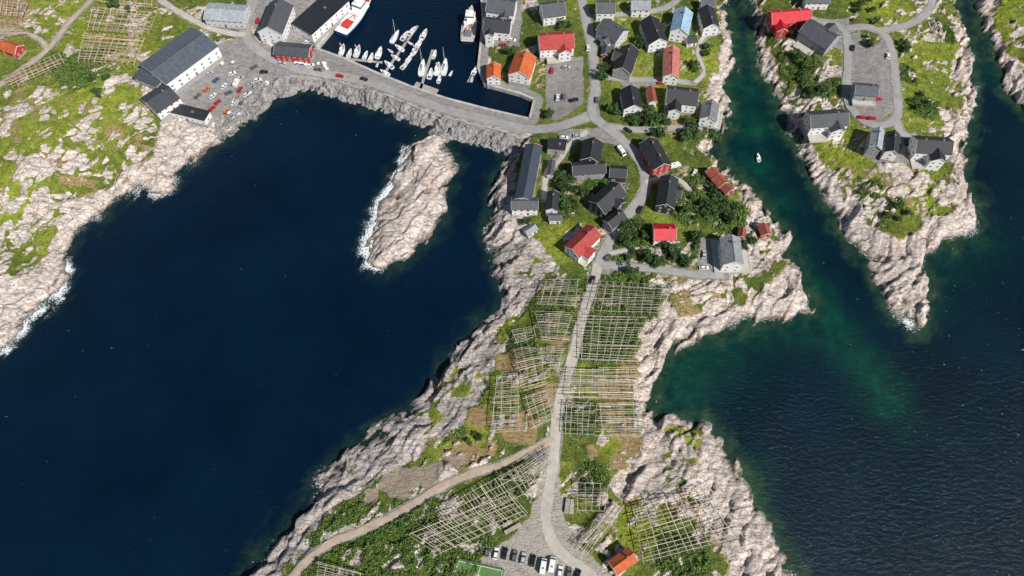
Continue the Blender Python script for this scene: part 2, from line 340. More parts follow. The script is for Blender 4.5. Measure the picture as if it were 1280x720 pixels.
def terrain_mat():
    m,nt,b=newmat('terrain_rock_grass'); L=nt.links.new
    g=nd(nt,'ShaderNodeNewGeometry'); pos=g.outputs['Position']
    a=nd(nt,'ShaderNodeAttribute',attribute_name='ma'); bb=nd(nt,'ShaderNodeAttribute',attribute_name='mb')
    sa_=nd(nt,'ShaderNodeSeparateColor'); L(a.outputs['Color'],sa_.inputs[0]); sb=nd(nt,'ShaderNodeSeparateColor'); L(bb.outputs['Color'],sb.inputs[0])
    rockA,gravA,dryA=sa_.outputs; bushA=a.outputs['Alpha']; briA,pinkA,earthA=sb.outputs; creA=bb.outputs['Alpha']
    nf=noise(nt,pos,1.6,6,.78); nm_=noise(nt,pos,.32,5,.68); nl=noise(nt,pos,.07,4,.6)
    def edge(src,amt=.7):
        x=mth(nt,'MULTIPLY_ADD',nf,amt,mth(nt,'SUBTRACT',src,amt*.5))
        return mapr(nt,x,.32,.68,0,1,True)
    grass=ramp(nt,nm_,[(.30,(.045,.078,.014)),(.5,(.10,.138,.026)),(.7,(.175,.19,.045))])
    gb=ramp(nt,nm_,[(.3,(.14,.19,.022)),(.55,(.29,.335,.040)),(.75,(.46,.44,.10))])
    grass=mixc(nt,briA,grass,gb)
    grass=mixc(nt,1.0,grass,ramp(nt,nf,[(.32,.42),(.5,.98),(.68,1.45)]),'MULTIPLY')
    dry=ramp(nt,nf,[(.32,(.16,.105,.042)),(.5,(.33,.235,.105)),(.68,(.52,.42,.24))])
    c=mixc(nt,edge(dryA,1.1),grass,dry)
    bush=ramp(nt,nf,[(.32,(.012,.032,.006)),(.5,(.040,.088,.014)),(.7,(.11,.17,.030))])
    c=mixc(nt,edge(bushA,.8),c,bush)
    mp=nd(nt,'ShaderNodeMapping'); mp.inputs['Rotation'].default_value=(0,0,R(-50)); mp.inputs['Scale'].default_value=(.08,.8,.4); L(pos,mp.inputs[0])
    st=noise(nt,mp.outputs[0],1.0,7,.75,.5)
    mp2=nd(nt,'ShaderNodeMapping'); mp2.inputs['Rotation'].default_value=(0,0,R(38)); mp2.inputs['Scale'].default_value=(.16,.6,.4); L(pos,mp2.inputs[0])
    st2=noise(nt,mp2.outputs[0],1.0,6,.72,.5)
    vo=nd(nt,'ShaderNodeTexVoronoi',feature='DISTANCE_TO_EDGE'); vo.inputs['Scale'].default_value=1.0
    mp3=nd(nt,'ShaderNodeMapping'); mp3.inputs['Rotation'].default_value=(0,0,R(-48)); mp3.inputs['Scale'].default_value=(.16,.45,.3)
    nv=nd(nt,'ShaderNodeTexNoise'); nv.inputs['Scale'].default_value=.5; nv.inputs['Detail'].default_value=4; L(pos,nv.inputs['Vector'])
    av=nd(nt,'ShaderNodeVectorMath',operation='MULTIPLY_ADD'); L(nv.outputs['Color'],av.inputs[0]); av.inputs[1].default_value=(3,3,3); L(pos,av.inputs[2]); L(av.outputs[0],mp3.inputs[0]); L(mp3.outputs[0],vo.inputs['Vector'])
    crack=ramp(nt,vo.outputs['Distance'],[(0,.45),(.03,.87),(.08,1.0)])
    vc=nd(nt,'ShaderNodeTexVoronoi'); vc.inputs['Scale'].default_value=1.0; L(mp3.outputs[0],vc.inputs['Vector'])
    sc3=nd(nt,'ShaderNodeSeparateColor'); L(vc.outputs['Color'],sc3.inputs[0])
    rp=ramp(nt,nf,[(.30,(.46,.355,.305)),(.48,(.75,.64,.57)),(.68,(.93,.86,.80))])
    rg=ramp(nt,nf,[(.30,(.19,.175,.17)),(.5,(.38,.36,.345)),(.70,(.66,.63,.60))])
    rk_=mixc(nt,pinkA,rg,rp)
    rk_=mixc(nt,1.0,rk_,ramp(nt,sc3.outputs[0],[(0,.84),(1,1.08)]),'MULTIPLY')
    rk_=mixc(nt,1.0,rk_,ramp(nt,st,[(.37,.44),(.47,.9),(.6,1.08)]),'MULTIPLY')
    rk_=mixc(nt,1.0,rk_,ramp(nt,st2,[(.33,.58),(.42,1.0)]),'MULTIPLY')
    rk_=mixc(nt,1.0,rk_,crack,'MULTIPLY')
    rk_=mixc(nt,mapr(nt,creA,0,1,0,.35),rk_,(.10,.09,.065))  # crevice shade, with some dark lichen, painted into the rock colour
    rk_=mixc(nt,ramp(nt,nl,[(.50,0.0),(.66,.25)]),rk_,(.46,.35,.26))
    rk_=mixc(nt,ramp(nt,nm_,[(.58,0.0),(.67,.5)]),rk_,(.19,.19,.09))
    c=mixc(nt,edge(rockA,.9),c,rk_)
    c=mixc(nt,edge(earthA,.8),c,ramp(nt,nf,[(.3,(.20,.155,.12)),(.5,(.33,.265,.21)),(.7,(.48,.40,.32))]))
    gr=ramp(nt,nm_,[(.3,(.25,.24,.23)),(.7,(.39,.37,.345))])
    gr=mixc(nt,briA,gr,ramp(nt,nm_,[(.3,(.37,.335,.285)),(.7,(.54,.495,.43))]))
    gr=mixc(nt,1.0,gr,ramp(nt,nf,[(.3,.75),(.7,1.15)]),'MULTIPLY')
    c=mixc(nt,edge(gravA,.3),c,gr)
    sx=nd(nt,'ShaderNodeSeparateXYZ'); L(pos,sx.inputs[0])
    zz=mth(nt,'MULTIPLY_ADD',nm_,-2.6,sx.outputs[2])
    wet=mapr(nt,zz,-1.1,.1)
    c=mixc(nt,wet,mixc(nt,.72,c,(.035,.027,.013)),c)
    L(c,b.inputs['Base Color']); b.inputs['Roughness'].default_value=.92; b.inputs['Specular IOR Level'].default_value=.2
    bumpn(nt,b,mth(nt,'ADD',mth(nt,'ADD',nf,st),crack),.8,.75)
    return m
M_ter=terrain_mat()
def water_mat():
    m,nt,b=newmat('sea_water'); L=nt.links.new
    g=nd(nt,'ShaderNodeNewGeometry'); pos=g.outputs['Position']
    a=nd(nt,'ShaderNodeAttribute',attribute_name='wa'); s=nd(nt,'ShaderNodeSeparateColor'); L(a.outputs['Color'],s.inputs[0])
    green,foam,shore=s.outputs; east=a.outputs['Alpha']
    nl=noise(nt,pos,.02,4,.6); nm_=noise(nt,pos,.16,5,.65); nf=noise(nt,pos,1.3,5,.75)
    deep=ramp(nt,nl,[(.3,(.0007,.0066,.0180)),(.7,(.0014,.0118,.0290))])
    deep=mixc(nt,east,deep,ramp(nt,nl,[(.3,(.0003,.0078,.0150)),(.7,(.0008,.0150,.0260))]))
    gr=ramp(nt,nm_,[(.3,(.0008,.026,.017)),(.55,(.003,.050,.030)),(.75,(.010,.082,.044))])
    c=mixc(nt,green,deep,gr)
    sh=ramp(nt,nm_,[(.35,(.006,.030,.021)),(.6,(.03,.064,.032)),(.75,(.09,.094,.040))])
    c=mixc(nt,shore,c,sh)
    fx=mth(nt,'ADD',foam,mth(nt,'MULTIPLY_ADD',nf,3.4,-1.75))
    fm=mth(nt,'MULTIPLY',mapr(nt,fx,.42,.90),mapr(nt,foam,0,.2))
    sx=nd(nt,'ShaderNodeSeparateXYZ'); L(pos,sx.inputs[0])
    gl=mth(nt,'MULTIPLY',mapr(nt,sx.outputs[0],90,230),mapr(nt,sx.outputs[1],60,-70))  # more pale flecks to the south-east: sun glints painted into the water colour
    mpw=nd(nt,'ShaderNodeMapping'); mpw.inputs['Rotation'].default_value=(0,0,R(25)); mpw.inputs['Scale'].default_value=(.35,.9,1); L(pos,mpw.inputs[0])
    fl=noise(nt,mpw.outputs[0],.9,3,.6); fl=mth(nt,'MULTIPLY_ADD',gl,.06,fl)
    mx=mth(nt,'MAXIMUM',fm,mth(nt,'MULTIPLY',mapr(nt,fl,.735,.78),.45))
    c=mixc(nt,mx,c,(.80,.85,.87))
    L(c,b.inputs['Base Color'])
    L(mapr(nt,fm,0,1,.12,.8),b.inputs['Roughness'])
    b.inputs['IOR'].default_value=1.33; b.inputs['Specular IOR Level'].default_value=.30
    mp=nd(nt,'ShaderNodeMapping'); mp.inputs['Rotation'].default_value=(0,0,R(20)); mp.inputs['Scale'].default_value=(.5,1.0,1); L(pos,mp.inputs[0])
    w1=noise(nt,mp.outputs[0],.6,7,.66); bumpn(nt,b,w1,.65,1.0)
    return m
M_wat=water_mat()
def roadm(name,c0,c1):
    m,nt,b=newmat(name); g=nd(nt,'ShaderNodeNewGeometry'); pos=g.outputs['Position']
    n=noise(nt,pos,.25,5,.7); f=noise(nt,pos,3,4,.7)
    c=ramp(nt,n,[(.3,c0),(.7,c1)]); c=mixc(nt,1.0,c,ramp(nt,f,[(.3,.75),(.7,1.15)]),'MULTIPLY')
    nt.links.new(c,b.inputs['Base Color']); b.inputs['Roughness'].default_value=.9; bumpn(nt,b,f,.3,.05); return m
M_road={'asphalt':roadm('worn_asphalt',(.27,.26,.25),(.38,.37,.35)),'gravel_road':roadm('pale_gravel',(.38,.345,.295),(.54,.50,.435)),'dirt':roadm('brown_dirt',(.34,.27,.20),(.52,.43,.33))}
def leafm(name,c0,c1,c2):
    m,nt,b=newmat(name); g=nd(nt,'ShaderNodeNewGeometry'); n=noise(nt,g.outputs['Position'],.9,3,.7)
    oi=nd(nt,'ShaderNodeObjectInfo')
    rj=mth(nt,'MULTIPLY',mth(nt,'ADD',g.outputs['Random Per Island'],n),.5)
    c=ramp(nt,rj,[(.2,c0),(.5,c1),(.8,c2)])
    hs=nd(nt,'ShaderNodeHueSaturation')
    nt.links.new(mapr(nt,oi.outputs['Random'],0,1,.6,1.5),hs.inputs['Value']); nt.links.new(c,hs.inputs['Color'])
    nt.links.new(hs.outputs[0],b.inputs['Base Color']); b.inputs['Roughness'].default_value=.8; return m
M_leaf=leafm('tree_leaves',(.012,.034,.008),(.036,.080,.016),(.09,.15,.03))
M_under=leafm('undergrowth_leaves',(.028,.060,.010),(.078,.132,.022),(.18,.24,.048))
# ---------------------------------------------------------------- terrain + sea
idx=np.arange(NX*NY).reshape(NX,NY)
quads=np.stack([idx[:-1,:-1],idx[1:,:-1],idx[1:,1:],idx[:-1,1:]],-1).reshape(-1,4)
VT=np.stack([XF,YF,H],1)
keep=(dn[quads].max(1)>-14)
def compact(Vv,Q):
    used=np.unique(Q); mp=np.zeros(len(Vv),np.int64); mp[used]=np.arange(len(used)); return used,mp[Q]
u,qf=compact(VT,quads[keep])
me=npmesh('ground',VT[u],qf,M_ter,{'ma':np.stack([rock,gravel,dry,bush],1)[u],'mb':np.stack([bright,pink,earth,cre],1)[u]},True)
o=link('ground',me); o['kind']='structure'
green=blobs([(925,60,30,.9),(920,110,34,1),(945,160,32,.9),(948,210,30,.85),(915,140,30),(965,255,32,.7),(890,435,46,.85),(858,470,40,.85),(850,505,32,.8),(940,412,34,.8),(985,408,26,.6),(940,600,30,.5),(1180,320,40,.45),(1225,300,30,.5),(1240,90,22,.5),(985,310,32,.55),(1010,370,32,.65),(1000,410,34,.5),(1165,380,26,.4)],0)
stk=segd(pts([(1000,340),(1035,395),(1070,450),(1105,500)]),False); tail=blobs([(1130,525,30,.35),(1100,490,36,.4)],0)
green=np.maximum(green,.85*ss(17,0,stk+(n1-.5)*18)); green=np.maximum(green,tail)
green=np.clip(green*(.5+.8*n1)+.0,0,1)
dnw=np.where(dh<0,dh-3,dn)
shore=ss(-9,0,dnw+(n2-.5)*6)*np.clip(.35+.55*ss(20,60,XF)+.3*(n1-.3),0,.9)
shore=np.where(dh<2,0,shore)
foamB=blobs([(5,450,26),(25,412,20),(50,392,18),(75,365,18),(85,335,16),(195,240,24,.9),(175,243,16,.8),(215,225,14,.6),(475,335,12,.6),(1135,405,14,.7),(1155,395,10,.4),(1215,290,18,.5),(1150,325,10,.5),(405,600,14,.8),(620,340,10,.6),(612,310,8,.6),(395,625,10,.5),(100,290,12,.5),(240,200,14,.5),(1222,260,12,.4),(1218,110,10,.4),(930,640,10,.3),(345,680,10,.4),(120,272,12,.5),(145,252,12,.5)],0)
il=segd(pts([(508,194),(494,218),(480,250),(469,284),(460,312),(466,334)]),False)
foamB=np.maximum(foamB,.85*ss(10,2,il+(n1-.5)*12))
foam=foamB*ss(-7,-.5,dn+(n2-.5)*8)*1.1*(.55+.8*n1)
foam=np.maximum(foam,.46*ss(-1.8,0,dn)*ss(.48,.62,n1)*(dh>3))
eastw=ss(-20,70,XF)
kw=(dnw[quads].min(1)<2.5)
VW=np.stack([XF,YF,np.zeros_like(XF)],1); u,qf=compact(VW,quads[kw])
me=npmesh('water',VW[u],qf,M_wat,{'wa':np.stack([green,foam,shore,eastw],1)[u]},True)
o=link('water',me); o['kind']='structure'
# roads
def ribbon(name,line,w,mat,dz,kind='structure'):
    P_=np.array(line); n=len(P_); tg=np.gradient(P_,axis=0); tg/=np.linalg.norm(tg,axis=1)[:,None]+1e-9; nr=np.stack([-tg[:,1],tg[:,0]],1)
    vs=[];K=5
    for i in range(n):
        ww=w*(1+.09*math.sin(i*.7)+.07*math.sin(i*1.9+name.__len__()))
        zc=max(ground(*(P_[i]+nr[i]*ww*(k/4-.5))) for k in range(5))
        for k in range(K):
            q=P_[i]+nr[i]*ww*(k/(K-1)-.5); vs.append((q[0],q[1],.5*max(ground(q[0],q[1]),.3)+.5*zc+dz+(0 if 0<k<K-1 else -.04)))
    fs=[(i*K+k,i*K+k+1,(i+1)*K+k+1,(i+1)*K+k) for i in range(n-1) for k in range(K-1)]
    me=npmesh(name,np.array(vs),np.array(fs)[:,::-1],mat,None,True); o=link(name,me); o['kind']=kind; return o
for i,(nm,c,w,m) in enumerate(roadlines): ribbon(nm,c,w,M_road[m],.07+.010*i)
def wallstrip(name,line,w,z0,z1f,mat):
    mb=MB()
    for a,b in zip(line[:-1],line[1:]):
        za=z1f(a) ; zb=z1f(b)
        mb.bar((a[0],a[1],(za+z0)/2),(b[0],b[1],(zb+z0)/2),w,(za-z0))
    return mb.build(name,mat)
hl=[]
for a,b in zip(hb_poly[1:-1],hb_poly[2:]):
    n=max(1,int(math.dist(a,b)/6))
    for k in range(n): hl.append((a[0]+(b[0]-a[0])*k/n,a[1]+(b[1]-a[1])*k/n))
hl.append(hb_poly[-1])
o=wallstrip('quay_wall',hl,1.3,-3,lambda a:2.42,M_conc); tag(o,'grey concrete quay wall running round the harbour basin','quay wall')
cw=catmull(gp([(350,96),(400,101),(450,110),(498,126),(555,147),(608,160),(645,172)]),5)
o=wallstrip('causeway_wall',cw,.5,0,lambda a:samp(HB,a[0],a[1])+.9,M_conc); tag(o,'low pale concrete wall along the seaward side of the causeway road','wall')
# ---------------------------------------------------------------- labels from neighbours
LM=[]; pending=[]
def lm(px,py,ph): LM.append((px,py,ph))
def auto(o,px,py,base,cat,group=None): pending.append((o,px,py,base,cat,group))
ORD=['nearest','second nearest','third nearest','fourth nearest','fifth nearest','sixth nearest','seventh nearest','eighth nearest','ninth nearest']
def resolve():
    by={}
    for it in pending:
        o,px,py,base,cat,gr=it
        l=min(LM,key=lambda q:(q[0]-px)**2+(q[1]-py)**2); dx,dy=px-l[0],py-l[1]
        d=('right of' if dx>0 else 'left of') if abs(dx)>abs(dy) else ('below' if dy>0 else 'above')
        by.setdefault((base,d,l[2]),[]).append((dx*dx+dy*dy,it))
    for (base,d,ph),L_ in by.items():
        L_.sort(key=lambda q:q[0])
        for k,(_,it) in enumerate(L_):
            s=f'{base} {d} {ph}' if len(L_)==1 else f'{base}, {ORD[min(k,8)]} one {d} {ph}'
            tag(it[0],s,it[4],it[5])
# ---------------------------------------------------------------- houses
wf=MB(); wf.box(-.6,.6,-.02,.06,-.65,-.53); wf.box(-.6,.6,-.02,.06,.53,.65); wf.box(-.6,-.5,-.02,.06,-.53,.53); wf.box(.5,.6,-.02,.06,-.53,.53); wf.box(-.03,.03,-.02,.05,-.53,.53)
WF=wf.mesh('window',M_frame); WP=MB().box(-.5,.5,-.02,.03,-.53,.53).mesh('pane',M_glass)
DM=MB().box(-.5,.5,-.02,.07,0,2.1).mesh('door',M_door); DH=MB().box(.32,.42,.07,.13,1.0,1.06).mesh('handle',M_steel)
def window(par,x,y,z,rz,s=(1,1,1)):
    a=link('window',WF,par,(x,y,z),rz,s); link('pane',WP,a); return a
def volume(root,L,W,h,roof,wall,style,pitch,ox=0,oy=0,rz=0,pre='',chim=0,win=True,door=True):
    tn=math.tan(R(pitch)); e=.4; par=root
    cr,sr=math.cos(rz),math.sin(rz)
    def tr(x,y): return ox+x*cr-y*sr, oy+x*sr+y*cr
    wl=MB()
    if style=='gable':
        rh=h+W/2*tn
        wl.ext([(-W/2,-3),(W/2,-3),(W/2,h),(0,rh),(-W/2,h)],-L/2,L/2)
    else:
        rh=h+.3; wl.box(-L/2,L/2,-W/2,W/2,-3,h)
    wl.build(pre+'wall',WM[wall],par,(ox,oy,0),rz)
    rf=MB()
    if style=='gable':
        t=.22
        for s in (-1,1):
            y1=s*(W/2+e); z1=h-e*tn
            rf.ext([(0,rh+.03),(y1,z1+.03),(y1,z1+.03+t),(0,rh+.03+t)],-L/2-e,L/2+e)
    else:
        rf.box(-L/2-.25,L/2+.25,-W/2-.25,W/2+.25,h+.01,h+.3)
        for a in ((-L/2-.25,L/2+.25,-W/2-.25,-W/2),(-L/2-.25,L/2+.25,W/2,W/2+.25)): rf.box(*a,h+.3,h+.5)
        for a in ((-L/2-.25,-L/2,-W/2,W/2),(L/2,L/2+.25,-W/2,W/2)): rf.box(*a,h+.3,h+.5)
    ro=rf.build(pre+'roof',RM[roof],par,(ox,oy,0),rz)
    if style=='gable':
        MB().box(-L/2-e,L/2+e,-.12,.12,rh+.24,rh+.34).build('ridge_cap',RM['slate' if roof in('black','slate','blue','bluedark') else roof],ro)
        for xx in (-L/2-e-.06,L/2+e):
            y1=W/2+e; z1=h-e*tn
            MB().add([(xx+dx_,yy,zz_) for dx_ in (0,.06) for yy,zz_ in ((-y1,z1),(0,rh),(y1,z1),(y1,z1+.3),(0,rh+.3),(-y1,z1+.3))],
              [(0,1,4,5),(1,2,3,4),(6,11,10,7),(7,10,9,8),(0,6,7,1),(1,7,8,2),(2,8,9,3),(3,9,10,4),(4,10,11,5),(5,11,6,0)]).build('fascia',M_frame,ro)
    else:
        k=MB(); k.box(L*.1,L*.1+1.2,-.6,.6,h+.3,h+.9); k.build('roof_vent',M_steel,ro)
    for k in range(chim):
        cx=L*(.22 if k==0 else -.28)
        MB().box(cx-.35,cx+.35,-.3,.3,rh-.6,rh+1.0).box(cx-.42,cx+.42,-.37,.37,rh+1.0,rh+1.12).build('chimney',M_brick,ro)
    if win:
        st=max(1,int(round(h/2.9)))
        nl_=min(7,max(2,int(L/2.9))); nw=max(1,min(3,int(W/3)))
        for f in range(st):
            z=1.55+f*2.7
            if z+.7>h: break
            for i in range(nl_):
                x=-L/2+L*(i+.5)/nl_
                for s in (-1,1):
                    if f==0 and door and s==-1 and i==nl_//2: 
                        a,b=tr(x,s*W/2); d=link('door',DM,par,(a,b,.1),rz+math.pi); link('handle',DH,d); continue
                    a,b=tr(x,s*W/2); window(par,a,b,z,rz+(0 if s>0 else math.pi),(random.choice((.8,1,1.3)),1,1))
            for i in range(nw):
                y=-W/2+W*(i+.5)/nw
                for s in (-1,1):
                    a,b=tr(s*L/2,y); window(par,a,b,z,rz+(-math.pi/2 if s>0 else math.pi/2))
        if style=='gable' and rh-h>2.2:
            for s in (-1,1):
                a,b=tr(s*L/2,0); window(par,a,b,h+.55,rz+(-math.pi/2 if s>0 else math.pi/2),(.8,1,.8))
foot=[]
def house(px,py,ang,lp,wp,h,roof,wall,label,style='gable',pitch=34,chim=1,name='house',cat='house',wing=None,deck=None,short=None,win=True,z=None):
    a=R(ang); ca_,sa_=math.cos(a),math.sin(a); zz=h+ (wp/scl(py)*.2 if style=='gable' else 0)
    x,y,zg=G(px,py,zz)
    zt=zg+zz
    A=P(px+ca_*lp/2,py-sa_*lp/2,zt); B=P(px-ca_*lp/2,py+sa_*lp/2,zt)
    th=math.atan2(A[1]-B[1],A[0]-B[0]); L=math.dist(A,B)
    C_=P(px+sa_*wp/2,py+ca_*wp/2,zt); D=P(px-sa_*wp/2,py-ca_*wp/2,zt)
    W=abs((C_[0]-D[0])*-math.sin(th)+(C_[1]-D[1])*math.cos(th))
    L=max(L-.8,2.2); W=max(W-.8,2)
    if math.cos(th)<0: th+=math.pi
    zs=[max(samp(HB,x+i*L/2*math.cos(th)-j*W/2*math.sin(th),y+i*L/2*math.sin(th)+j*W/2*math.cos(th)),.8) for i in(-1,0,1) for j in (-1,0,1)]
    zb=.5*np.mean(zs)+.5*max(zs) if z is None else z
    root=empty(name,(x,y,zb),th); tag(root,label,cat); foot.append((x,y,max(L,W)/2+1.5))
    MB().box(-L/2-.06,L/2+.06,-W/2-.06,W/2+.06,-3.1,.35).build('foundation',M_found,root)
    volume(root,L,W,h,roof,wall,style,pitch,chim=chim,win=win)
    if wing:
        fx,fy,fl,fw,hh=wing[:5]
        volume(root,fl*W,fw*L,hh,wing[6] if len(wing)>6 else roof,wing[7] if len(wing)>7 else wall,style,pitch-2,fx*L,fy*W,math.pi/2,'wing_',0,win,False)
    if deck:
        x0,x1,y0,y1=deck; d=MB().box(x0*L,x1*L,y0*W,y1*W,-.5,.5); dd=d.build('deck',M_deck,root)
        rr=MB()
        for (p,q_) in (((x0*L,y0*W),(x1*L,y0*W)),((x0*L,y0*W),(x0*L,y1*W)),((x1*L,y0*W),(x1*L,y1*W))):
            rr.bar((*p,1.45),(*q_,1.45),.08); 
            n=max(1,int(math.dist(p,q_)/1.2))
            for i in range(n+1): rr.bar((p[0]+(q_[0]-p[0])*i/n,p[1]+(q_[1]-p[1])*i/n,.5),(p[0]+(q_[0]-p[0])*i/n+.001,p[1]+(q_[1]-p[1])*i/n,1.45),.07)
        rr.build('railing',M_frame,dd)
    if short: lm(px,py,short)
    return root
hs=house
hs(282,13,-4,50,22,5,'light','lightgrey','long pale grey roofed shed at the upper left above the large warehouse',chim=0,name='storage_shed',cat='shed',pitch=18,short='the pale grey shed')
hs(343,19,68,40,30,7,'slate','white','tall white house with dark grey roof left of the big black fish hall',short='the tall white house by the quay')
hs(401,17,42,64,28,6,'black','white','big black flat roofed fish hall on the quay beside the trawler','flat',chim=0,name='fish_hall',cat='warehouse',short='the black fish hall')
hs(366,61,-5,44,17,5,'slate','red','long red building with dark grey roof at the head of the causeway',pitch=22,chim=0,name='harbour_building',cat='building',short='the long red quay building')
hs(222,66,36,82,40,7.5,'blue','white','large warehouse with blue grey roof and white walls, biggest building on the left shore',pitch=12,chim=0,name='warehouse',cat='warehouse',short='the large blue grey warehouse')
hs(189,96,-22,32,22,5,'slate','grey','dark grey lean building at the lower left end of the large warehouse','flat',chim=0,name='warehouse_annex',cat='building')
hs(199,121,34,36,28,5,'slate','white','white walled building with slate roof below the large warehouse',pitch=20,name='harbour_building',cat='building',short='the slate roofed shore building')
hs(236,141,-14,50,14,4,'black','white','low narrow black roofed building at the edge of the shore rocks',style='flat',chim=0,name='shore_shed',cat='shed',short='the low black shore shed')
hs(12,57,-18,22,15,3.5,'orange','red','small red cabin with orange roof alone in the far left meadow',name='cabin',cat='cabin',chim=0,short='the lone red cabin')
hs(627,6,-8,36,20,7,'slate','white','tall white quay house with dark slate roof at the top edge by the dark ship',wing=(.2,-.5,.6,.3,6.5))
hs(622,30,-6,34,18,6.5,'black','white','white wooden quay house with black roof below the tall slate roofed one',wing=(-.25,-.45,.7,.3,6),short='the white quay house')
hs(691,8,8,30,20,6,'slate','white','white house with grey roof above the orange roofed double house')
hs(695,47,4,44,22,6,'red','white','wide white house with faded red tile roof beside the parking lot',wing=(.22,-.3,.9,.36,5.5),chim=2,short='the wide faded red roof house',deck=(-.3,.1,-.85,-.5))
hs(653,80,72,28,28,5.5,'orange','white','white house with vivid orange tile roof beside the harbour inlet',short='the orange roofed harbour house')
hs(617,88,88,18,18,5,'orange','white','smallest orange roofed white house standing on the harbour edge',short='the small orange roofed house')
hs(757,6,0,24,16,6,'slate','white','white house with slate roof at the top edge right of the main road')
hs(766,35,-32,30,22,6,'slate','lightgrey','grey house with dark roof turned at an angle right of the main road',wing=(.1,-.45,.6,.35,5))
hs(801,4,0,24,14,5.5,'light','white','white house with pale roof at the top edge left of the pale blue one')
hs(818,36,-68,32,24,6,'black','white','white house with steep black roof above the pink roofed house',short='the steep black roofed white house')
hs(853,24,78,28,24,7,'paleblue','white','tall white house with pale blue grey roof near the channel',short='the pale blue roofed house')
hs(887,20,-74,26,20,6,'black','white','white house with black roof closest to the channel at the top')
hs(783,72,70,32,24,6,'black','grey','dark grey house with black roof left of the pink roofed house',wing=(.1,.45,.6,.4,5.5))
hs(840,76,88,36,20,6,'pink','white','white house with pink tile roof in the upper village',short='the pink roofed house')
hs(790,121,-80,26,24,6,'black','white','white house with black roof standing left of the small brown shed')
hs(815,117,-78,20,11,4,'brown','white','narrow brown roofed outbuilding between two black roofed houses',chim=0,name='shed',cat='shed')
hs(853,117,-6,40,22,6.5,'black','white','large white double house with black roof above the village trees',wing=(-.2,-.5,.9,.38,6),chim=2,short='the large black roofed double house')
hs(888,137,80,22,22,6,'mid','white','white house with grey roof perched on the channel bank',deck=(-.5,.5,-.9,-.5),short='the channel bank house')
hs(820,190,-62,38,24,6,'black','red','dark red house with black roof at the inside of the road bend',chim=2,short='the dark red house')
hs(835,238,82,38,24,6,'black','black','black barn like house with black roof right of the road bend',wing=(.1,-.5,.6,.35,5),short='the black barn')
hs(740,186,80,26,26,6.5,'black','black','black house with charcoal roof, upper one of the pair right of the long warehouse',short='the upper black house')
hs(736,208,4,42,16,5.5,'black','grey','charcoal grey house with long roof, lower one of the pair right of the long warehouse')
hs(773,213,-4,22,16,4,'black','black','small square black garage left of the village road',chim=0,name='garage',cat='garage')
hs(760,244,42,38,26,6,'black','black','black stained house with diagonal roof above the smaller black cabin',wing=(.1,-.4,.7,.35,5.5),chim=1,short='the diagonal black house')
hs(769,272,38,24,17,4.5,'black','grey','small dark cabin with black roof close below the diagonal black house',name='cabin',cat='cabin')
hs(661,213,79,70,22,7,'bluedark','white','long narrow warehouse with dark blue roof on the west shore of the village',pitch=24,chim=0,name='long_warehouse',cat='warehouse',short='the long blue roofed warehouse')
hs(656,253,0,34,16,5.5,'slate','white','white front building with slate roof at the lower end of the long warehouse',chim=0,name='warehouse_annex',cat='building')
hs(691,250,84,24,16,6,'black','white','small white house with black roof near the west shore',short='the small white shore house')
hs(694,270,0,16,10,3.5,'slate','white','tiny white shed below the small white shore house',chim=0,name='shed',cat='shed')
hs(689,209,82,20,9,3.5,'slate','lightgrey','narrow grey shed beside the long blue roofed warehouse',chim=0,name='shed',cat='shed')
hs(696,181,-6,24,14,4,'black','grey','low black flat roofed building by the causeway junction','flat',chim=0,name='garage',cat='garage')
hs(663,286,35,15,11,3,'light','white','little white boathouse on the west shore rocks',chim=0,name='boathouse',cat='boathouse',short='the little white boathouse')
hs(729,299,44,40,24,5.5,'red','white','house with dark red tile roof and white walls where the gravel road begins',wing=(-.15,-.5,.8,.32,5),chim=1,short='the dark red roofed corner house',deck=(-.5,-.1,-.95,-.5))
hs(831,288,0,28,21,5.5,'crimson','white','white house with bright crimson metal roof in the middle of the gardens',short='the crimson roofed house')
hs(916,312,-82,34,26,7,'mid','white','white house with grey roof and terrace at the east end of the village',deck=(-.55,.75,-1.15,.8),short='the east end white house')
hs(893,216,-48,15,14,4,'brown','red','upper left red boathouse of the three in a row on the channel',chim=0,name='boathouse',cat='boathouse')
hs(901,225,-48,14,15,4.2,'brown','red','middle red boathouse of the three in a row on the channel',chim=0,name='boathouse',cat='boathouse',short='the red boathouse row')
hs(909,234,-48,13,13,3.8,'brown','red','lower right red boathouse of the three in a row on the channel',chim=0,name='boathouse',cat='boathouse')
hs(928,290,80,12,10,3.2,'brown','red','little red shed just above the east end white house',chim=0,name='shed',cat='shed')
hs(956,286,-70,15,13,3.5,'brown','red','red boathouse alone on the rocks by the channel mouth',chim=0,name='boathouse',cat='boathouse',short='the lone red boathouse')
hs(988,18,4,50,18,5.5,'crimson','red','bright red house with long red roof at the top of the east island',wing=(-.3,-.45,1.1,.26,5),chim=2,short='the bright red island house',deck=(0,.3,-.9,-.5))
hs(1026,40,-32,42,24,5.5,'slate','grey','grey house with slate roof right below the bright red island house',wing=(.1,.4,.8,.4,5),deck=(-.4,.2,-.9,-.5),short='the grey island house')
hs(1022,-2,0,30,10,5,'slate','white','white house cut by the top edge right of the red island house')
hs(1035,146,4,48,22,6,'slate','white','white house with dark roof on the west rocks of the east island',wing=(.2,-.4,.8,.36,5.5),deck=(-.5,.0,-.95,-.5),short='the west rock island house')
hs(1083,110,-4,30,16,4.5,'slate','grey','small dark grey house inside the island road loop',deck=(-.5,.5,-.9,-.5),short='the loop road house')
hs(1097,172,82,24,17,6.5,'light','grey','pale grey roofed house, left one of three at the island lower road',short='the left lower island house')
hs(1117,177,86,26,18,6,'black','white','narrow white house with black roof, middle one of three at the island lower road')
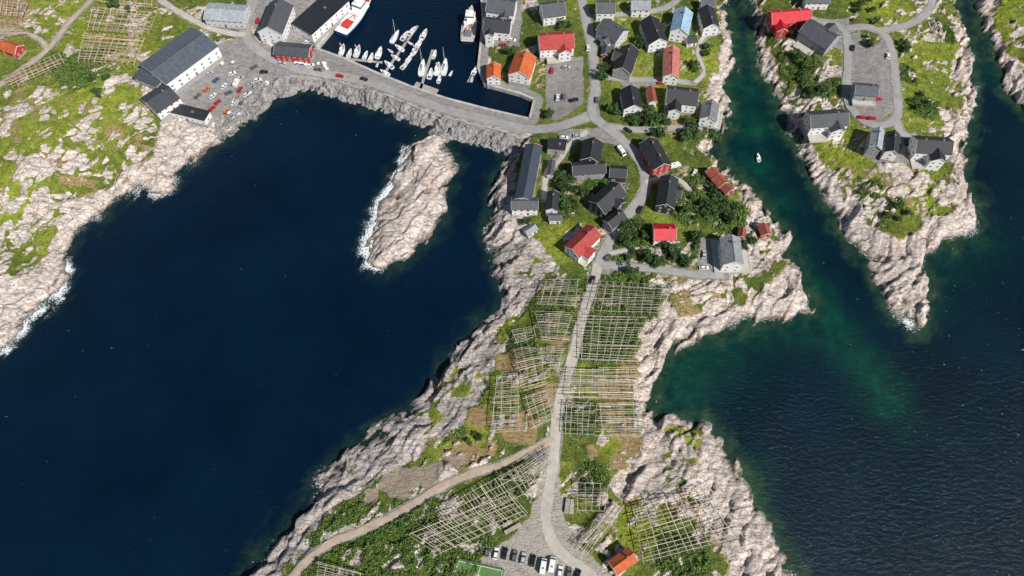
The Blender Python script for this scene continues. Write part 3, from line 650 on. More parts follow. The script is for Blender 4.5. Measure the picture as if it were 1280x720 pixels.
hs(1166,180,-3,46,22,6.5,'black','white','wide white house with black roof, right one of three at the island lower road',wing=(.1,-.5,.8,.4,6),chim=2,deck=(-.5,-.15,-1.0,-.5),short='the wide white island house')
hs(779,701,36,32,22,4.5,'orange','white','white house with orange tile roof at the bottom edge beside the gravel road',chim=1,short='the orange roofed bottom house')
hs(885,2,0,18,10,5,'slate','white','white house cut by the top edge nearest the channel mouth')
hs(864,48,10,14,10,3,'black','white','little white garage below the pale blue roofed house',chim=0,name='garage',cat='garage')
hs(757,62,80,12,10,3,'slate','red','little red garden shed beside the main road',chim=0,name='shed',cat='shed')
for a in [(455,101,'the middle of the causeway road'),(610,150,'the east end of the causeway'),(705,110,'the village parking lot'),(500,60,'the long marina pontoon'),(540,112,'the wide white pontoon'),(445,18,'the big white trawler'),(587,30,'the dark moored ship'),(690,690,'the bottom car park'),(600,712,'the sports pitch'),(740,345,'the start of the gravel road'),(1085,140,'the island loop lot'),(290,110,'the left shore yard'),(440,640,'the bottom left dirt track'),(735,610,'the lower gravel road'),(590,545,'the fork of the gravel road'),(1098,25,'the island road junction'),(1145,120,'the east island green'),(1000,95,'the west slope of the east island')]: lm(*a)
# ---------------------------------------------------------------- vehicles
wheel=MB().cyl((0,-.12,0),.33,.24,12,'y').mesh('wheel',M_tyre); rim=MB().cyl((0,-.14,0),.18,.28,8,'y').mesh('rim',M_steel)
HL=MB().box(0,.05,-.18,.18,-.07,.07).mesh('headlight',M_frame)
def carmesh(col,van=False):
    m=simple('car_paint_%s'%len(bpy.data.materials),col,.3,.03)
    if not van:
        b=MB(); pr=[(-2.15,.35),(2.15,.35),(2.2,.62),(2.05,.80),(1.0,.95),(-1.9,.98),(-2.2,.85)]
        n=len(pr); v=[(x,-.88,z) for x,z in pr]+[(x,.88,z) for x,z in pr]
        b.add(v,[tuple(range(n)),tuple(range(n,2*n))[::-1]]+[(i,i+n,(i+1)%n+n,(i+1)%n) for i in range(n)])
        g=MB().frus(-1.85,1.05,-.80,.80,.955,1.42,.45,.75,.16); r=MB().frus(-1.42,.32,-.63,.63,1.422,1.48,.05,.05,.04)
        return b.mesh('body',m),g.mesh('glasshouse',M_glass),r.mesh('roof_panel',m),1.35,.33
    b=MB(); pr=[(-2.9,.4),(2.75,.4),(2.85,.9),(2.3,1.2),(1.7,2.3),(-2.9,2.45)]
    n=len(pr); v=[(x,-1.0,z) for x,z in pr]+[(x,1.0,z) for x,z in pr]
    b.add(v,[tuple(range(n)),tuple(range(n,2*n))[::-1]]+[(i,i+n,(i+1)%n+n,(i+1)%n) for i in range(n)])
    g=MB().add([(2.31,-.85,1.25),(2.31,.85,1.25),(1.78,.8,2.2),(1.78,-.8,2.2),(2.36,-.85,1.27),(2.36,.85,1.27),(1.83,.8,2.22),(1.83,-.8,2.22)],[(0,1,2,3),(7,6,5,4),(0,4,5,1),(1,5,6,2),(2,6,7,3),(3,7,4,0)])
    r=MB().box(-1.2,-.5,-.35,.35,2.38,2.5)
    return b.mesh('body',m),g.mesh('windscreen',M_glass),r.mesh('roof_hatch',M_steel),1.8,.35
CM={k:carmesh(c) for k,c in dict(white=(.75,.75,.74),black=(.012,.012,.014),grey=(.12,.125,.13),silver=(.42,.43,.44),red=(.45,.02,.02),blue=(.03,.08,.25),orange=(.55,.15,.03)).items()}
CMV=carmesh((.78,.78,.76),True)
def car(px,py,ang,col,van=False):
    x,y,z=G(px,py,.6); x2,y2,_=G(px+10*math.cos(R(ang)),py-10*math.sin(R(ang)),.6)
    th=math.atan2(y2-y,x2-x); z=max(ground(x,y),samp(HB,x,y))+.08
    r=empty('camper_van' if van else 'parked_car',(x,y,z),th); mm=CMV if van else CM[col]
    for me_,nm in zip(mm[:3],('body','windscreen','roof_hatch') if van else ('body','glasshouse','roof_panel')): link(nm,me_,r)
    for sx in (-1,1):
        for sy in (-1,1):
            w=link('wheel',wheel,r,(sx*mm[3],sy*(.8 if not van else .9),mm[4])); link('rim',rim,w)
    for sy in (-1,1): link('headlight',HL,r,(2.14 if not van else 2.8,sy*.6,.66 if not van else .8))
    auto(r,px,py,('white camper van' if van else col+' car'),'van' if van else 'car','vans and campers' if van else 'cars parked around the village')
for a in [(620,692,78,'white'),(631,692,78,'black'),(643,695,78,'grey'),(654,698,78,'silver'),(666,701,78,'black'),(700,715,78,'white'),(711,717,78,'grey'),(722,719,74,'black'),(609,689,78,'grey'),
(741,350,75,'black'),(455,99,-15,'black'),(398,87,-12,'grey'),(425,95,-12,'red'),(697,122,85,'white'),(705,121,85,'grey'),(718,125,20,'black'),(708,84,0,'silver'),(690,88,85,'red'),(1078,147,0,'red'),(1090,148,0,'red'),(1074,125,0,'grey'),(1097,124,5,'red'),(1110,70,85,'white'),(1066,60,85,'black'),
(258,112,40,'orange'),(266,120,40,'white'),(272,128,40,'red'),(265,136,40,'red'),(290,92,20,'white'),(300,98,20,'silver'),(270,100,40,'blue'),(247,120,50,'grey'),(280,108,60,'white'),(318,84,30,'grey'),(330,90,0,'black'),(379,78,10,'white'),(388,82,10,'white'),(352,79,0,'silver'),(292,128,70,'white'),(283,140,50,'orange'),(308,118,30,'white'),(312,106,35,'silver'),(300,112,60,'red'),(286,116,20,'grey'),(322,100,10,'white'),(262,92,30,'silver'),(302,128,70,'grey'),
(760,322,40,'grey'),(800,262,60,'black'),(880,318,85,'silver'),(880,335,0,'white'),(852,163,0,'grey'),(868,216,60,'white'),(785,163,-30,'black'),(735,60,88,'white'),(746,125,86,'grey'),(712,66,0,'black'),(1036,62,30,'silver'),(1138,190,85,'red'),(1134,178,80,'black'),(640,50,0,'white'),(630,56,0,'red'),(384,52,40,'white'),(390,60,40,'grey'),(324,38,80,'white'),(322,26,80,'red'),(826,104,0,'red'),(778,96,0,'white'),(705,172,0,'white'),(722,170,0,'silver'),(675,184,75,'red')]: car(*a)
for a in [(690,706,80,None,True),(679,708,80,None,True),(777,190,-52,None,True),(844,208,12,None,True),(372,73,-5,None,True),(296,104,70,None,True)]: car(*a)
# ---------------------------------------------------------------- boats
def hull(L,B,fb,mat,root,dmat):
    n=12; V_=[];Fc=[]
    for i in range(n+1):
        t=i/n; x=-L/2+L*t; w=B/2*(.82+.18*math.sin(math.pi*min(t*1.6,1)))*(1-max(0,(t-.45)/.55)**2.2); w=max(w,.03)
        z=fb*(1+.35*t*t)
        V_+=[(x,-w,z),(x-.04*L*t,-w*.82,.0),(x-.08*L*t,0,-.4),(x-.04*L*t,w*.82,.0),(x,w,z)]
    for i in range(n):
        for k in range(4): a=i*5+k; Fc.append((a,a+1,a+6,a+5))
    Fc.append((0,1,2,3,4)); Fc.append(tuple(n*5+k for k in range(5)))
    MB().add(V_,Fc).build('hull',mat,root)
    dv=[];df=[]
    for i in range(n+1):
        a=V_[i*5];b=V_[i*5+4]; dv+=[(a[0],a[1]*.9,a[2]-.18),(b[0],b[1]*.9,b[2]-.18)]
    for i in range(n): df.append((2*i,2*i+1,2*i+3,2*i+2))
    MB().add(dv,df).build('deck',dmat,root)
    g=MB()
    for i in range(n):
        for k in (0,4):
            g.bar(V_[i*5+k],V_[(i+1)*5+k],.2,.12)
    g.bar(V_[0],V_[4],.2,.12); g.build('gunwale',M_boatw if L>15 else mat,root)
def boat(px,py,ang,Lp,kind='motor',hm=None,extra=None):
    Lp*=.9
    x,y=P(px,py,.6); a=R(ang)
    A=P(px+math.cos(a)*Lp/2,py-math.sin(a)*Lp/2,.6); B_=P(px-math.cos(a)*Lp/2,py+math.sin(a)*Lp/2,.6)
    L=math.dist(A,B_); th=math.atan2(A[1]-B_[1],A[0]-B_[0]); hm=hm or M_boatw
    nm={'motor':'motor_boat','sail':'sailing_boat','fish':'fishing_boat','open':'open_boat'}[kind]
    r=empty(nm,(x,y,.12),th); B=L*(.38 if kind!='sail' else .31); fb=.75 if L<11 else 1.1
    hull(L,B,fb,hm,r,M_bdeck)
    if kind=='motor':
        c=MB().frus(-L*.12,L*.2,-B*.3,B*.3,fb-.2,fb+.95,.1,L*.1,B*.06).build('cabin',M_boatw,r)
        MB().frus(-L*.10,L*.205,-B*.31,B*.31,fb+.3,fb+.68,.05,L*.05,B*.03).build('window_band',M_glass,c)
        MB().box(-L*.42,-L*.3,-B*.3,B*.3,fb-.18,fb+.1).build('bench',random.choice((M_blue,M_navy,M_frame,M_deck)),r)
    elif kind=='sail':
        c=MB().frus(-L*.1,L*.25,-B*.28,B*.28,fb-.2,fb+.35,.15,L*.06,B*.05).build('cabin',M_boatw,r)
        MB().frus(-L*.08,L*.2,-B*.285,B*.285,fb,fb+.2,.05,L*.03,B*.02).build('window_band',M_glass,c)
        MB().cyl((L*.08,0,fb+.2),.11,L*1.15,6,r2=.07).build('mast',M_frame,r)
        MB().bar((L*.08,0,fb+1.3),(-L*.32,0,fb+1.25),.28).build('furled_sail',M_blue if random.random()<.5 else M_frame,r)
        MB().bar((L*.48,0,fb+.3),(L*.08,0,L*1.1),.04).bar((-L*.48,0,fb+.2),(L*.08,0,L*1.1),.04).build('rigging',M_steel,r)
    elif kind=='fish':
        c=MB().frus(-L*.30,-L*.05,-B*.3,B*.3,fb-.2,fb+2.2,.1,.3,.1).build('wheelhouse',M_boatw,r)
        MB().box(-L*.285,-L*.06,-B*.305,B*.305,fb+1.2,fb+1.75).build('window_band',M_glass,c)
        MB().cyl((-L*.1,0,fb+2.2),.1,3.5,6).bar((-L*.1-.01,-.8,fb+4.4),(-L*.1,.8,fb+4.4),.08).build('mast',M_frame,r)
        MB().box(L*.05,L*.17,-B*.2,B*.2,fb-.15,fb+.35).build('hatch',M_blue,r)
        MB().frus(L*.25,L*.36,-.4,.4,fb,fb+.6,.1,.1,.1).build('winch',M_net,r)
    else:
        for k in (-.2,.05): MB().box(L*k,L*k+.35,-B*.36,B*.36,fb-.3,fb-.05).build('thwart',M_deck,r)
        MB().box(-L*.52,-L*.45,-.2,.2,fb-.4,fb+.35).build('outboard_motor',M_navy,r)
    return r
BD=[(428,62,75,15,'fish'),(437,67,70,13,'motor'),(447,64,72,17,'fish'),(457,69,65,12,'motor'),(464,72,70,13,'motor'),(474,66,70,17,'motor'),(472,81,70,9,'open'),
(494,46,60,20,'sail'),(506,45,55,15,'motor'),(515,39,50,15,'motor'),(530,43,62,16,'motor'),(524,54,58,15,'motor'),(512,54,150,11,'open'),(499,60,145,14,'motor'),(494,72,150,13,'motor'),(506,82,45,14,'motor'),(486,81,140,15,'motor'),(481,91,150,14,'motor'),(512,73,55,14,'motor'),(519,64,50,14,'fish'),(488,64,145,11,'open'),
(528,85,80,22,'sail'),(538,92,75,15,'motor'),(547,86,78,18,'fish'),(556,84,80,22,'sail'),(549,99,75,11,'motor'),(564,92,60,10,'open'),(594,88,60,14,'motor'),(590,99,75,11,'open'),(543,68,70,12,'motor')]
BN={'motor':'white motor boat','sail':'white sailing boat','fish':'white fishing boat with wheelhouse','open':'small open boat'}
for b in BD:
    r=boat(*b,hm=M_boatw if b[4]!='open' or random.random()<.5 else M_navy); auto(r,b[0],b[1],BN[b[4]],'boat','boats moored in the harbour')
r=boat(948,197,100,11,'motor'); tag(r,'lone small white motor boat drifting in the green channel','boat')
def ship(px,py,ang,Lp,hm,label,dm,stripe):
    x,y=P(px,py,2); a=R(ang); A=P(px+math.cos(a)*Lp/2,py-math.sin(a)*Lp/2,2); B_=P(px-math.cos(a)*Lp/2,py+math.sin(a)*Lp/2,2)
    L=math.dist(A,B_); th=math.atan2(A[1]-B_[1],A[0]-B_[0]); r=empty('fishing_ship',(x,y,.2),th); tag(r,label,'ship'); B=L*.30; fb=2.2
    hull(L,B,fb,hm,r,dm)
    s=MB().box(-L*.10,L*.24,-B*.34,B*.34,fb-.2,fb+2.6).build('superstructure',M_boatw,r)
    w=MB().frus(L*.02,L*.2,-B*.3,B*.3,fb+2.61,fb+5,.1,.6,.2).build('wheelhouse',M_boatw,r)
    MB().frus(L*.015,L*.205,-B*.31,B*.31,fb+3.6,fb+4.3,.05,.3,.1).build('window_band',M_glass,w)
    MB().cyl((L*.06,0,fb+5),.16,5,8,r2=.08).bar((L*.06,-1.6,fb+8.2),(L*.061,1.6,fb+8.2),.12).build('mast',M_frame,r)
    MB().cyl((-L*.04,B*.2,fb+2.6),.5,1.6,10).build('funnel',M_blue,r)
    MB().box(-L*.38,-L*.2,-B*.24,B*.24,fb-.15,fb+.7).build('cargo_hatch',stripe,r)
    c=MB().cyl((-L*.14,-B*.2,fb),.25,3.4,8); c.bar((-L*.14,-B*.2,fb+3.3),(-L*.42,0,fb+4.6),.32); c.build('deck_crane',M_redp,r)
    MB().box(L*.27,L*.33,-B*.18,B*.18,fb+.3,fb+1.3).build('winch',stripe,r)
    MB().box(-L*.09,-L*.07,-B*.35,B*.35,fb+2.61,fb+3.2).build('railing',M_frame,r)
ship(446,17,50,62,M_blue,'big white and blue fishing trawler with red deck gear beside the black fish hall',M_boatw,M_redp)
ship(587,30,82,44,M_navy,'dark hulled fishing ship moored beside the tall quay houses',M_deck,M_steel)
def pont(px0,py0,px1,py1,w,label):
    a=P(px0,py0,.5);b=P(px1,py1,.5); L=math.dist(a,b); r=empty('pontoon',((a[0]+b[0])/2,(a[1]+b[1])/2,0),math.atan2(b[1]-a[1],b[0]-a[0])); tag(r,label,'pontoon')
    MB().box(-L/2,L/2,-w/2,w/2,.28,.5).build('deck',M_rub,r)
    n=max(2,int(L/6))
    for i in range(n):
        x=-L/2+L*(i+.5)/n; MB().box(x-1.3,x+1.3,-w/2+.1,w/2-.1,-.4,.27).build('float',M_conc,r)
        MB().cyl((x,w/2-.15,.5),.12,.4,6).build('bollard',M_steel,r)
pont(478,95,522,32,1.5,'long slim marina pontoon with motor boats on both sides')
pont(524,116,541,62,1.5,'short pontoon between the two right hand sailing boats')
pont(518,106,546,116,5,'wide pale pontoon alongside the causeway quay')
pont(420,72,478,78,1.5,'narrow pontoon under the trawler near the red quay building')
pont(586,103,602,72,2.2,'brown jetty pontoon left of the small orange roofed house')
# ---------------------------------------------------------------- fish drying racks
def rack(quad,nb,npl,h,label,broken=.12,wm=None,jit=.06,k_=1.0):
    npl=int(npl*1.5)
    A,B,C,D=[G(*q,h) for q in quad]     # A-B: pole direction, A-D: beam direction
    A,B,C,D=[np.array(q[:2]) for q in (A,B,C,D)]
    cen=(A+B+C+D)/4; r=empty('fish_drying_rack',(cen[0],cen[1],ground(*cen))); tag(r,label,'drying rack'); oz=ground(*cen)
    def pt(u,v,dz): 
        q=(A*(1-u)+B*u)*(1-v)+(D*(1-u)+C*u)*v; return (q[0]-cen[0],q[1]-cen[1],max(samp(HB,q[0],q[1]),.5)-oz+dz)
    lenv=np.linalg.norm(D-A); lenu=np.linalg.norm(B-A); cnt=0; ex_=MB(); bm_=M_wood3 if wm is M_wood3 else M_wood
    for i in range(nb):
        u=(i+random.uniform(-.14,.14))/(nb-1); v0=random.uniform(0,jit); v1=1-random.uniform(0,jit); m=MB(); ns=max(2,int(lenv/5)); du=random.uniform(-.35,.35)/nb
        ln=[pt(u+du*(k/ns-.5),v0+(v1-v0)*k/ns,h+random.uniform(-.12,.12)) for k in range(ns+1)]
        for p,q in zip(ln[:-1],ln[1:]): m.bar(p,q,.20*k_)
        m.build('ridge_beam',bm_,r)
        for k in range(0,ns+1):
            p=Vector(ln[k]); d=Vector(((B-A)[0],(B-A)[1],0)).normalized()*1.0; g=Vector((0,0,-h-.3))
            am=MB().bar(p+d*-.1+Vector((0,0,.3)),p+d+g,.10).bar(p+d*.1+Vector((0,0,.3)),p-d+g,.10)
            cnt+=1
            if cnt<=60: am.build('support_frame',bm_,r)
            else: ex_.add(am.v,am.f)
    if ex_.v: o=ex_.build('support_frame',bm_,r); o['kind']='stuff'
    for j in range(npl):
        v=(j+.5)/npl+random.uniform(-.3,.3)/npl
        if random.random()<broken: continue
        u0=-random.uniform(-.02,jit)*1.6+(random.uniform(.1,.5) if random.random()<.15 else 0); u1=1+random.uniform(-.05,jit)*1.6-(random.uniform(.1,.5) if random.random()<.15 else 0)
        if u1-u0<.15: continue
        dv=random.uniform(-.5,.5)/npl; ns=max(2,int(lenu*(u1-u0)/4)); m=MB()
        ln=[pt(u0+(u1-u0)*k/ns,v+dv*(k/ns)+random.uniform(-.08,.08)/npl,h+.2+.08*math.sin(k*2.1+j)) for k in range(ns+1)]
        for p,q in zip(ln[:-1],ln[1:]): m.bar(p,q,random.choice((.12,.16,.20))*k_)
        m.build('hanging_pole',(wm or M_wood) if random.random()<.6 else M_wood,r)
rack([(740,350),(836,356),(832,392),(732,390)],11,9,3.6,'upper drying rack right of the gravel road, over dark bushes below the side road',.05)
rack([(731,394),(818,396),(796,455),(727,452)],9,13,3.6,'second drying rack from the top on the right side of the gravel road',.05)
rack([(714,459),(796,458),(798,500),(710,498)],7,14,3.8,'pale dense drying rack right of the gravel road, third from the top',.03,M_wood2,.09)
rack([(750,503),(802,503),(808,548),(752,548)],5,13,3.8,'dense drying rack nearest the east bay rocks above the grey outcrop',.03,M_wood2,.09)
rack([(709,502),(745,503),(743,545),(705,543)],6,9,3.4,'low drying rack standing close to the right edge of the gravel road',.1)
rack([(684,349),(724,349),(718,385),(672,382)],5,11,3.4,'uppermost drying rack left of the gravel road',.06,None,.1)
rack([(672,388),(716,390),(706,428),(678,426)],4,11,3.4,'drying rack second from the top left of the gravel road',.06,M_wood2,.12)
rack([(676,432),(706,432),(696,470),(680,470)],3,11,3.4,'small tapering drying rack by the left edge of the gravel road',.06,M_wood2,.12)
rack([(642,436),(672,430),(683,482),(656,490)],4,15,3.4,'slanting drying rack above the middle of the left slope',.05,M_wood2,.12)
rack([(656,494),(684,486),(692,525),(668,538)],4,12,3.4,'slanting drying rack just above the fork of the gravel road',.05,M_wood2,.12)
rack([(622,468),(646,466),(648,540),(616,542)],4,20,3.4,'tall narrow drying rack closest to the west shore rocks',.05,M_wood2,.12)
rack([(640,412),(664,408),(670,424),(645,430)],3,7,3.2,'tiny drying rack at the top of the left slope',.05)
rack([(544,638),(562,660),(676,606),(658,578)],4,20,3.4,'long upper half of the drying racks beside the dirt track',.03,M_wood2,.06,1.15)
rack([(508,668),(546,690),(664,644),(666,606)][:1]+[(546,692),(664,642),(640,616)],6,22,3.4,'long lower half of the drying racks beside the dirt track',.03,M_wood2,.06,1.15)
rack([(622,600),(684,560),(690,578),(664,600)],8,6,3.4,'short drying rack at the right end beside the fork',.04)
rack([(720,680),(764,628),(780,638),(738,694)],9,7,3.2,'narrow drying rack above the orange roofed bottom house',.04,M_wood2)
rack([(790,634),(884,606),(932,672),(806,706)],13,9,3.8,'big square drying rack on the rocks at the lower right',.0,M_wood2,.03,1.25)
rack([(722,602),(762,604),(756,640),(722,640)],5,9,3.0,'old drying rack sunk in dark bushes right of the lower gravel road',.15)
rack([(116,8),(196,16),(184,44),(108,38)],11,7,3.6,'upper part of the large drying racks in the left meadow',.0,M_wood3,.03,1.4)
rack([(107,41),(182,47),(166,82),(98,78)],11,8,3.6,'lower part of the large drying racks in the left meadow',.0,M_wood3,.03,1.4)
rack([(4,96),(74,66),(82,80),(10,112)],12,4,3.4,'long drying rack at the left edge below the red cabin',.0,M_wood3,.03,1.4)
rack([(-14,0),(34,4),(28,22),(-14,18)],7,5,3.4,'drying rack in the very upper left corner',.0,M_wood3,.03,1.4)
rack([(-16,24),(26,28),(36,44),(-10,48)],7,5,3.4,'drying rack directly above the lone red cabin',.0,M_wood3,.03,1.4)
rack([(400,702),(452,716),(448,735),(396,726)],7,6,3.2,'drying rack cut by the bottom edge near the dirt track',.04)
rack([(124,-26),(200,-20),(196,10),(118,2)],10,6,3.4,'drying rack cut by the top edge in the left meadow',.0,M_wood3,.03,1.4)
def stack(px,py,ang,L,W,n,label,mat,name='pallet_stack',cat='pallets'):
    x,y,z=G(px,py); r=empty(name,(x,y,ground(x,y)),R(ang)); tag(r,label,cat)
    for k in range(n):
        m=MB(); z0=.05+k*.32
        for i in range(5): yy=-W/2+W*i/4.5; m.box(-L/2,L/2,yy,yy+W/6,z0+.18,z0+.24)
        for xx in (-L/2,-.1,L/2-.2): m.box(xx,xx+.2,-W/2,W/2,z0,z0+.175)
        m.build('pallet',mat,r)
stack(709,633,80,5.5,1.6,4,'left pile of grey poles and pallets beside the lower gravel road',M_conc)
stack(715,634,80,5.5,1.5,4,'right pile of grey poles and pallets beside the lower gravel road',M_wood2)
stack(641,661,28,7,1.3,3,'long pile of pale planks left of the bottom car park',M_wood2)
stack(634,655,28,4,1.2,3,'short pile of planks left of the bottom car park',M_conc)
def tub(px,py,ang,mat,base):
    x,y,z=G(px,py); r=empty('fish_tub',(x,y,max(ground(x,y),samp(HB,x,y))+.05),R(ang)); s=.9
    m=MB(); m.box(-s,s,-s*.8,s*.8,.1,.3); 
    for a in ((-s,s,-s*.8,-s*.7),(-s,s,s*.7,s*.8),(-s,-s+.12,-s*.7,s*.7),(s-.12,s,-s*.7,s*.7)): m.box(*a,.3,1.1)
    m.build('tub_body',mat,r); MB().box(-s-.05,s+.05,-s*.84,s*.84,1.105,1.2).build('lid',M_frame if mat!=M_frame else M_steel,r)
    auto(r,px,py,base,'tub','fish tubs stacked in the yard')
for i in range(22):
    c=random.choice(((318,116),(292,146),(340,108),(376,80),(338,62),(286,82),(405,84)))
    px,py=c[0]+random.uniform(-8,8),c[1]+random.uniform(-4,4)
    k=random.choice((('white fish tub',M_frame),('blue fish tub',M_blue),('orange fish tub',M_net),('grey fish tub',M_steel),('grey fish tub',M_conc)))
    tub(px,py,random.uniform(0,90),k[1],k[0])
# sports pitch
pc=[np.array(G(*q)[:2]) for q in ((574,702),(628,714),(622,744),(560,740))]
def pitch(u,v): q=(pc[0]*(1-u)+pc[1]*u)*(1-v)+(pc[3]*(1-u)+pc[2]*u)*v; return q
zp=max(ground(*pitch(u,v)) for u in (0,.25,.5,.75,1) for v in (0,.25,.5,.75,1))+.1
M_turf=roadm('artificial_turf',(.08,.19,.05),(.12,.24,.07))
v=[(*pitch(u,w_),zp) for u,w_ in ((-.04,-.06),(1.04,-.06),(1.04,1.06),(-.04,1.06))]; v+=[(a,b,zp-3) for a,b,_ in v]
o=MB().add(v,[(0,1,2,3),(0,4,5,1),(1,5,6,2),(2,6,7,3),(3,7,4,0)]).build('sports_pitch',M_turf); o['kind']='structure'
m=MB()
for a,b in (((0,0),(1,0)),((0,0),(0,1)),((1,0),(1,1)),((0,1),(1,1)),((.5,0),(.5,1)),((.0,.3),(.15,.3)),((.15,.3),(.15,.7)),((.85,.3),(.85,.7)),((.85,.3),(1,.3))):
    m.bar((*pitch(*a),zp+.02),(*pitch(*b),zp+.02),.16,.03)
for k in range(16):
    a0,a1=2*math.pi*k/16,2*math.pi*(k+1)/16; m.bar((*pitch(.5+.1*math.cos(a0),.5+.17*math.sin(a0)),zp+.02),(*pitch(.5+.1*math.cos(a1),.5+.17*math.sin(a1)),zp+.02),.16,.03)
o2=m.build('pitch_lines',M_linepaint,o)
fm=MB(); 
ring=[(-.04,-.06),(1.04,-.06),(1.04,1.06),(-.04,1.06),(-.04,-.06)]
for a,b in zip(ring[:-1],ring[1:]):
    fm.bar((*pitch(*a),zp+1.2),(*pitch(*b),zp+1.2),.08)
    for k in range(9):
        q=pitch(a[0]+(b[0]-a[0])*k/9,a[1]+(b[1]-a[1])*k/9); fm.bar((*q,zp),(q[0]+.001,q[1],zp+1.2),.08)
tag(fm.build('fence',M_steel),'low pale fence around the green sports pitch','fence')
# ---------------------------------------------------------------- trees
def ico(sub=1):
    import bmesh
    b=bmesh.new(); bmesh.ops.create_icosphere(b,subdivisions=sub,radius=1); v=np.array([x.co[:] for x in b.verts]); f=np.array([[k.index for k in x.verts] for x in b.faces]); b.free(); return v,f
I2=ico(2)
def leafquads(C_,size,r):
    n=len(C_); d=r.normal(size=(n,3)); d/=np.linalg.norm(d,axis=1)[:,None]; d[:,2]=np.abs(d[:,2])+.3
    a=np.cross(d,r.normal(size=(n,3))); a/=np.linalg.norm(a,axis=1)[:,None]; b=np.cross(d,a); b/=np.linalg.norm(b,axis=1)[:,None]
    s=(size*(.6+.8*r.random(n)))[:,None]
    V_=np.stack([C_-a*s,C_-b*s*.7,C_+a*s,C_+b*s*.7],1).reshape(-1,3); return V_,np.arange(4*n).reshape(n,4)
crowns=[];trunks=[]
for k in range(6):
    r=np.random.default_rng(100+k); cs=[]
    for j in range(9):
        c=r.normal(size=3)*[.42,.42,.3]+[0,0,1.25]; rad=.28+.25*r.random()
        n=60; d=r.normal(size=(n,3)); d/=np.linalg.norm(d,axis=1)[:,None]; cs.append(c+d*rad*(.7+.4*r.random((n,1))))
    V_,Q=leafquads(np.concatenate(cs),.15,r); crowns.append(npmesh('crown',V_,Q,M_leaf))
    t=MB().cyl((0,0,-.3),.09,1.2,7,r2=.05)
    for j in range(4): a=j*1.6+k; t.bar((0,0,.6+.1*j),(.4*math.cos(a),.4*math.sin(a),1.2),.05)
    trunks.append(t.mesh('trunk',M_bark))
TC=[(803,148,16,10,'by the inner bend above the dark red house'),(826,158,14,8,'below the large black roofed double house'),(718,235,16,9,'left of the diagonal black house'),(712,262,14,6,'above the dark red roofed corner house'),(876,250,24,13,'in the garden right of the black barn'),(792,300,20,13,'left of the crimson roofed house'),(868,302,13,6,'right of the crimson roofed house'),(840,325,20,7,'below the crimson roofed house'),(655,272,9,3,'below the long blue roofed warehouse'),(878,60,10,4,'below the pale blue roofed house'),(752,92,8,3,'left of the upper village lane'),(862,165,12,6,'on the bank below the double house'),(908,264,16,8,'on the slope below the red boathouse row'),(686,138,7,3,'by the causeway junction'),(1000,88,14,6,'on the west slope of the east island'),(1018,118,10,4,'above the west rock island house'),(1128,62,8,3,'right of the island loop road'),(1150,130,12,4,'on the east island green'),(150,2,18,4,'behind the left meadow racks'),(128,106,18,5,'below the left meadow racks'),(1080,12,22,6,'at the top of the east island'),(1088,52,8,3,'inside the island road loop'),(738,612,12,5,'right of the lower gravel road'),(590,548,12,4,'by the fork of the gravel road'),(770,140,9,5,'left of the inner bend'),(700,225,6,3,'beside the long blue roofed warehouse'),(800,330,18,8,'above the side road'),(935,310,8,3,'right of the east end white house'),(705,30,6,2,'above the wide faded red roof house'),(640,66,4,2,'above the orange roofed harbour house'),(745,225,6,2,'above the diagonal black house'),(893,175,6,3,'below the channel bank house'),(800,55,8,3,'below the steep black roofed white house'),(868,84,7,3,'right of the pink roofed house'),(1120,262,14,4,'on the south slope of the east island'),(810,372,14,6,'among the upper right drying racks'),(520,655,20,5,'left of the long dirt track racks')]
for px,py,rr,n,ph in TC:
    k=0;tries=0
    while k<n and tries<200:
        tries+=1
        a=random.random()*6.283; q=rr*math.sqrt(random.random()); X_,Y_=px+q*math.cos(a),py+q*math.sin(a)
        x,y,z=G(X_,Y_,1)
        if any((x-f[0])**2+(y-f[1])**2<(f[2]*.9)**2 for f in foot): continue
        i=int(np.clip(np.searchsorted(xs,x),0,NX-1)); j=int(np.clip(np.searchsorted(ys,y),0,NY-1))
        if dr[i*NY+j]<.6: continue
        k+=1; s=random.uniform(1.3,3.0) if py<340 else random.uniform(.9,1.5); v=random.randrange(6)
        r=empty('leafy_tree',(x,y,ground(x,y)-.1),random.random()*6); r.scale=(s,s,s*random.uniform(.8,1.15)); tag(r,'dark green leafy tree '+ph,'tree','trees '+ph)
        link('crown',crowns[v],r); link('trunk',trunks[v],r)
# undergrowth leaves
cell=(np.abs(XF)<325)&(YF>-148)&(YF<228)
w=bush*cell*(dr>1)+.08*V*(1-bush)*(1-earth)*(1-dry)*cell*(gravel<.2)*(dr>1)
for f in foot: w[(np.abs(XF-f[0])<f[2]*.8)&(np.abs(YF-f[1])<f[2]*.8)]=0
w=w.astype(np.float64); sel=rng.choice(len(XF),130000,p=w/w.sum())
C_=np.stack([XF[sel]+rng.uniform(-.5,.5,len(sel)),YF[sel]+rng.uniform(-.5,.5,len(sel)),H[sel]+rng.uniform(0,.6,len(sel))*(.3+bush[sel])],1)
V_,Q=leafquads(C_,.34,rng); o=link('undergrowth',npmesh('undergrowth',V_,Q,M_under)); tag(o,'dense green bushes and undergrowth covering the slopes between rocks and houses','undergrowth',None,'stuff')
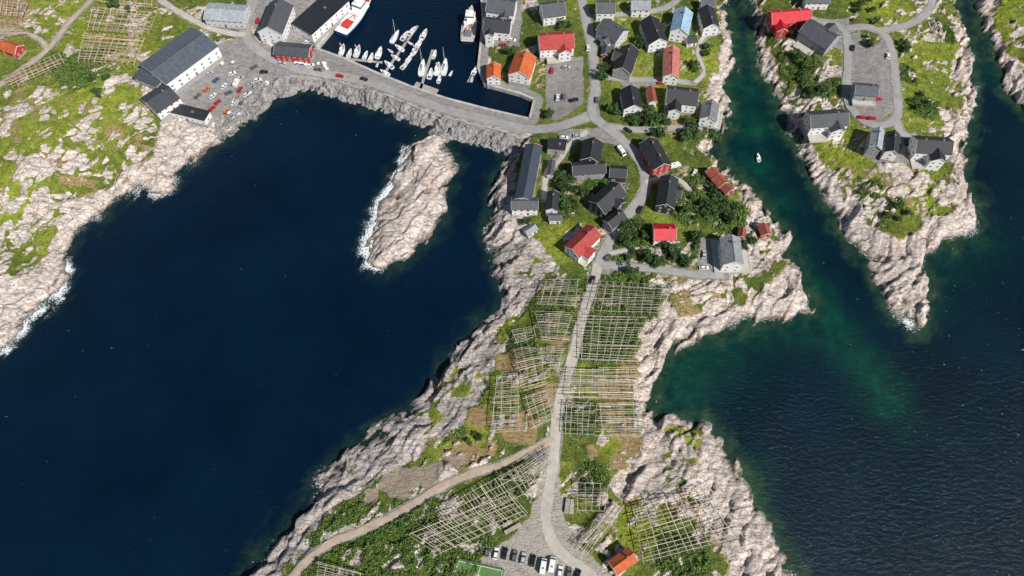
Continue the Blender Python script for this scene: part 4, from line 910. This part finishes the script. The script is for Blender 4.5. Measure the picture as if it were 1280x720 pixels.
# boulders
M_boul=simple('boulder_granite',(.25,.24,.232),.9,.5,.35)
def boulders(n,poly,smin,smax,name,label):
    pl=gp(poly); a=np.array(pl); x0,y0=a.min(0);x1,y1=a.max(0)
    x=rng.uniform(x0,x1,n*14).astype(np.float32); y=rng.uniform(y0,y1,n*14).astype(np.float32)
    ok=segd(pl,True,x,y)>0; x=x[ok][:n];y=y[ok][:n]; n=len(x)
    z=np.array([samp(HF,a_,b_) for a_,b_ in zip(x,y)]); ok=z>-1.6; x,y,z=x[ok],y[ok],z[ok]; n=len(x)
    bv,bf=I2; S=rng.uniform(smin,smax,(n,1,1))*rng.uniform(.6,1.25,(n,1,3))*(rng.random((n,1,1))**.5*.6+.5)
    q=rng.normal(size=(n,3,3)); q,_=np.linalg.qr(q)
    vv=bv[None]*(1+.32*rng.uniform(-1,1,(n,len(bv),1)))
    vv=np.clip(vv,-.78,.78)*S; vv=np.einsum('nij,nkj->nki',q,vv)
    vv+=np.stack([x,y,z+.25],1)[:,None,:]
    ff=bf[None]+(np.arange(n)*len(bv))[:,None,None]
    o=link(name,npmesh(name,vv.reshape(-1,3),ff.reshape(-1,3),M_boul)); tag(o,label,'boulders',None,'stuff')
boulders(4200,[(322,122),(345,99),(400,103),(455,113),(500,129),(560,151),(610,164),(650,175),(642,192),(600,184),(556,174),(505,151),(465,136),(400,118),(350,127),(322,142)],.8,1.6,'breakwater_boulders','rough dark grey armour boulders heaped along the seaward side of the causeway')
boulders(400,[(300,120),(330,100),(345,122),(310,155),(280,175),(262,165)],.6,1.4,'shore_boulders','loose boulders dumped below the left shore yard')
resolve()
# ---------------------------------------------------------------- light, camera
sun_az=(.72,-.69); el=R(46)
d=Vector((sun_az[0]*math.cos(el),sun_az[1]*math.cos(el),math.sin(el)))
sl=bpy.data.lights.new('sun','SUN'); sl.energy=5.0; sl.angle=R(.5); sl.color=(1,.96,.91)
so=bpy.data.objects.new('sun',sl); COL.objects.link(so); so.rotation_euler=d.to_track_quat('Z','Y').to_euler()
w=bpy.data.worlds.new('World'); sc.world=w; w.use_nodes=True; nt=w.node_tree
bg=nt.nodes['Background']; sk=nt.nodes.new('ShaderNodeTexSky'); sk.sky_type='NISHITA'; sk.sun_disc=False; sk.sun_elevation=el; sk.sun_rotation=math.atan2(sun_az[0],sun_az[1])
nt.links.new(sk.outputs[0],bg.inputs[0]); bg.inputs[1].default_value=.065
cam=bpy.data.cameras.new('camera'); co=bpy.data.objects.new('camera',cam); COL.objects.link(co)
cam.sensor_width=36; cam.lens=18/math.tan(R(35)); cam.clip_end=8000; cam.clip_start=1
co.location=(0,-CH*math.tan(T),CH); co.rotation_euler=(T,0,0); sc.camera=co
sc.view_settings.view_transform='Standard'; sc.view_settings.look='None'; sc.view_settings.exposure=0
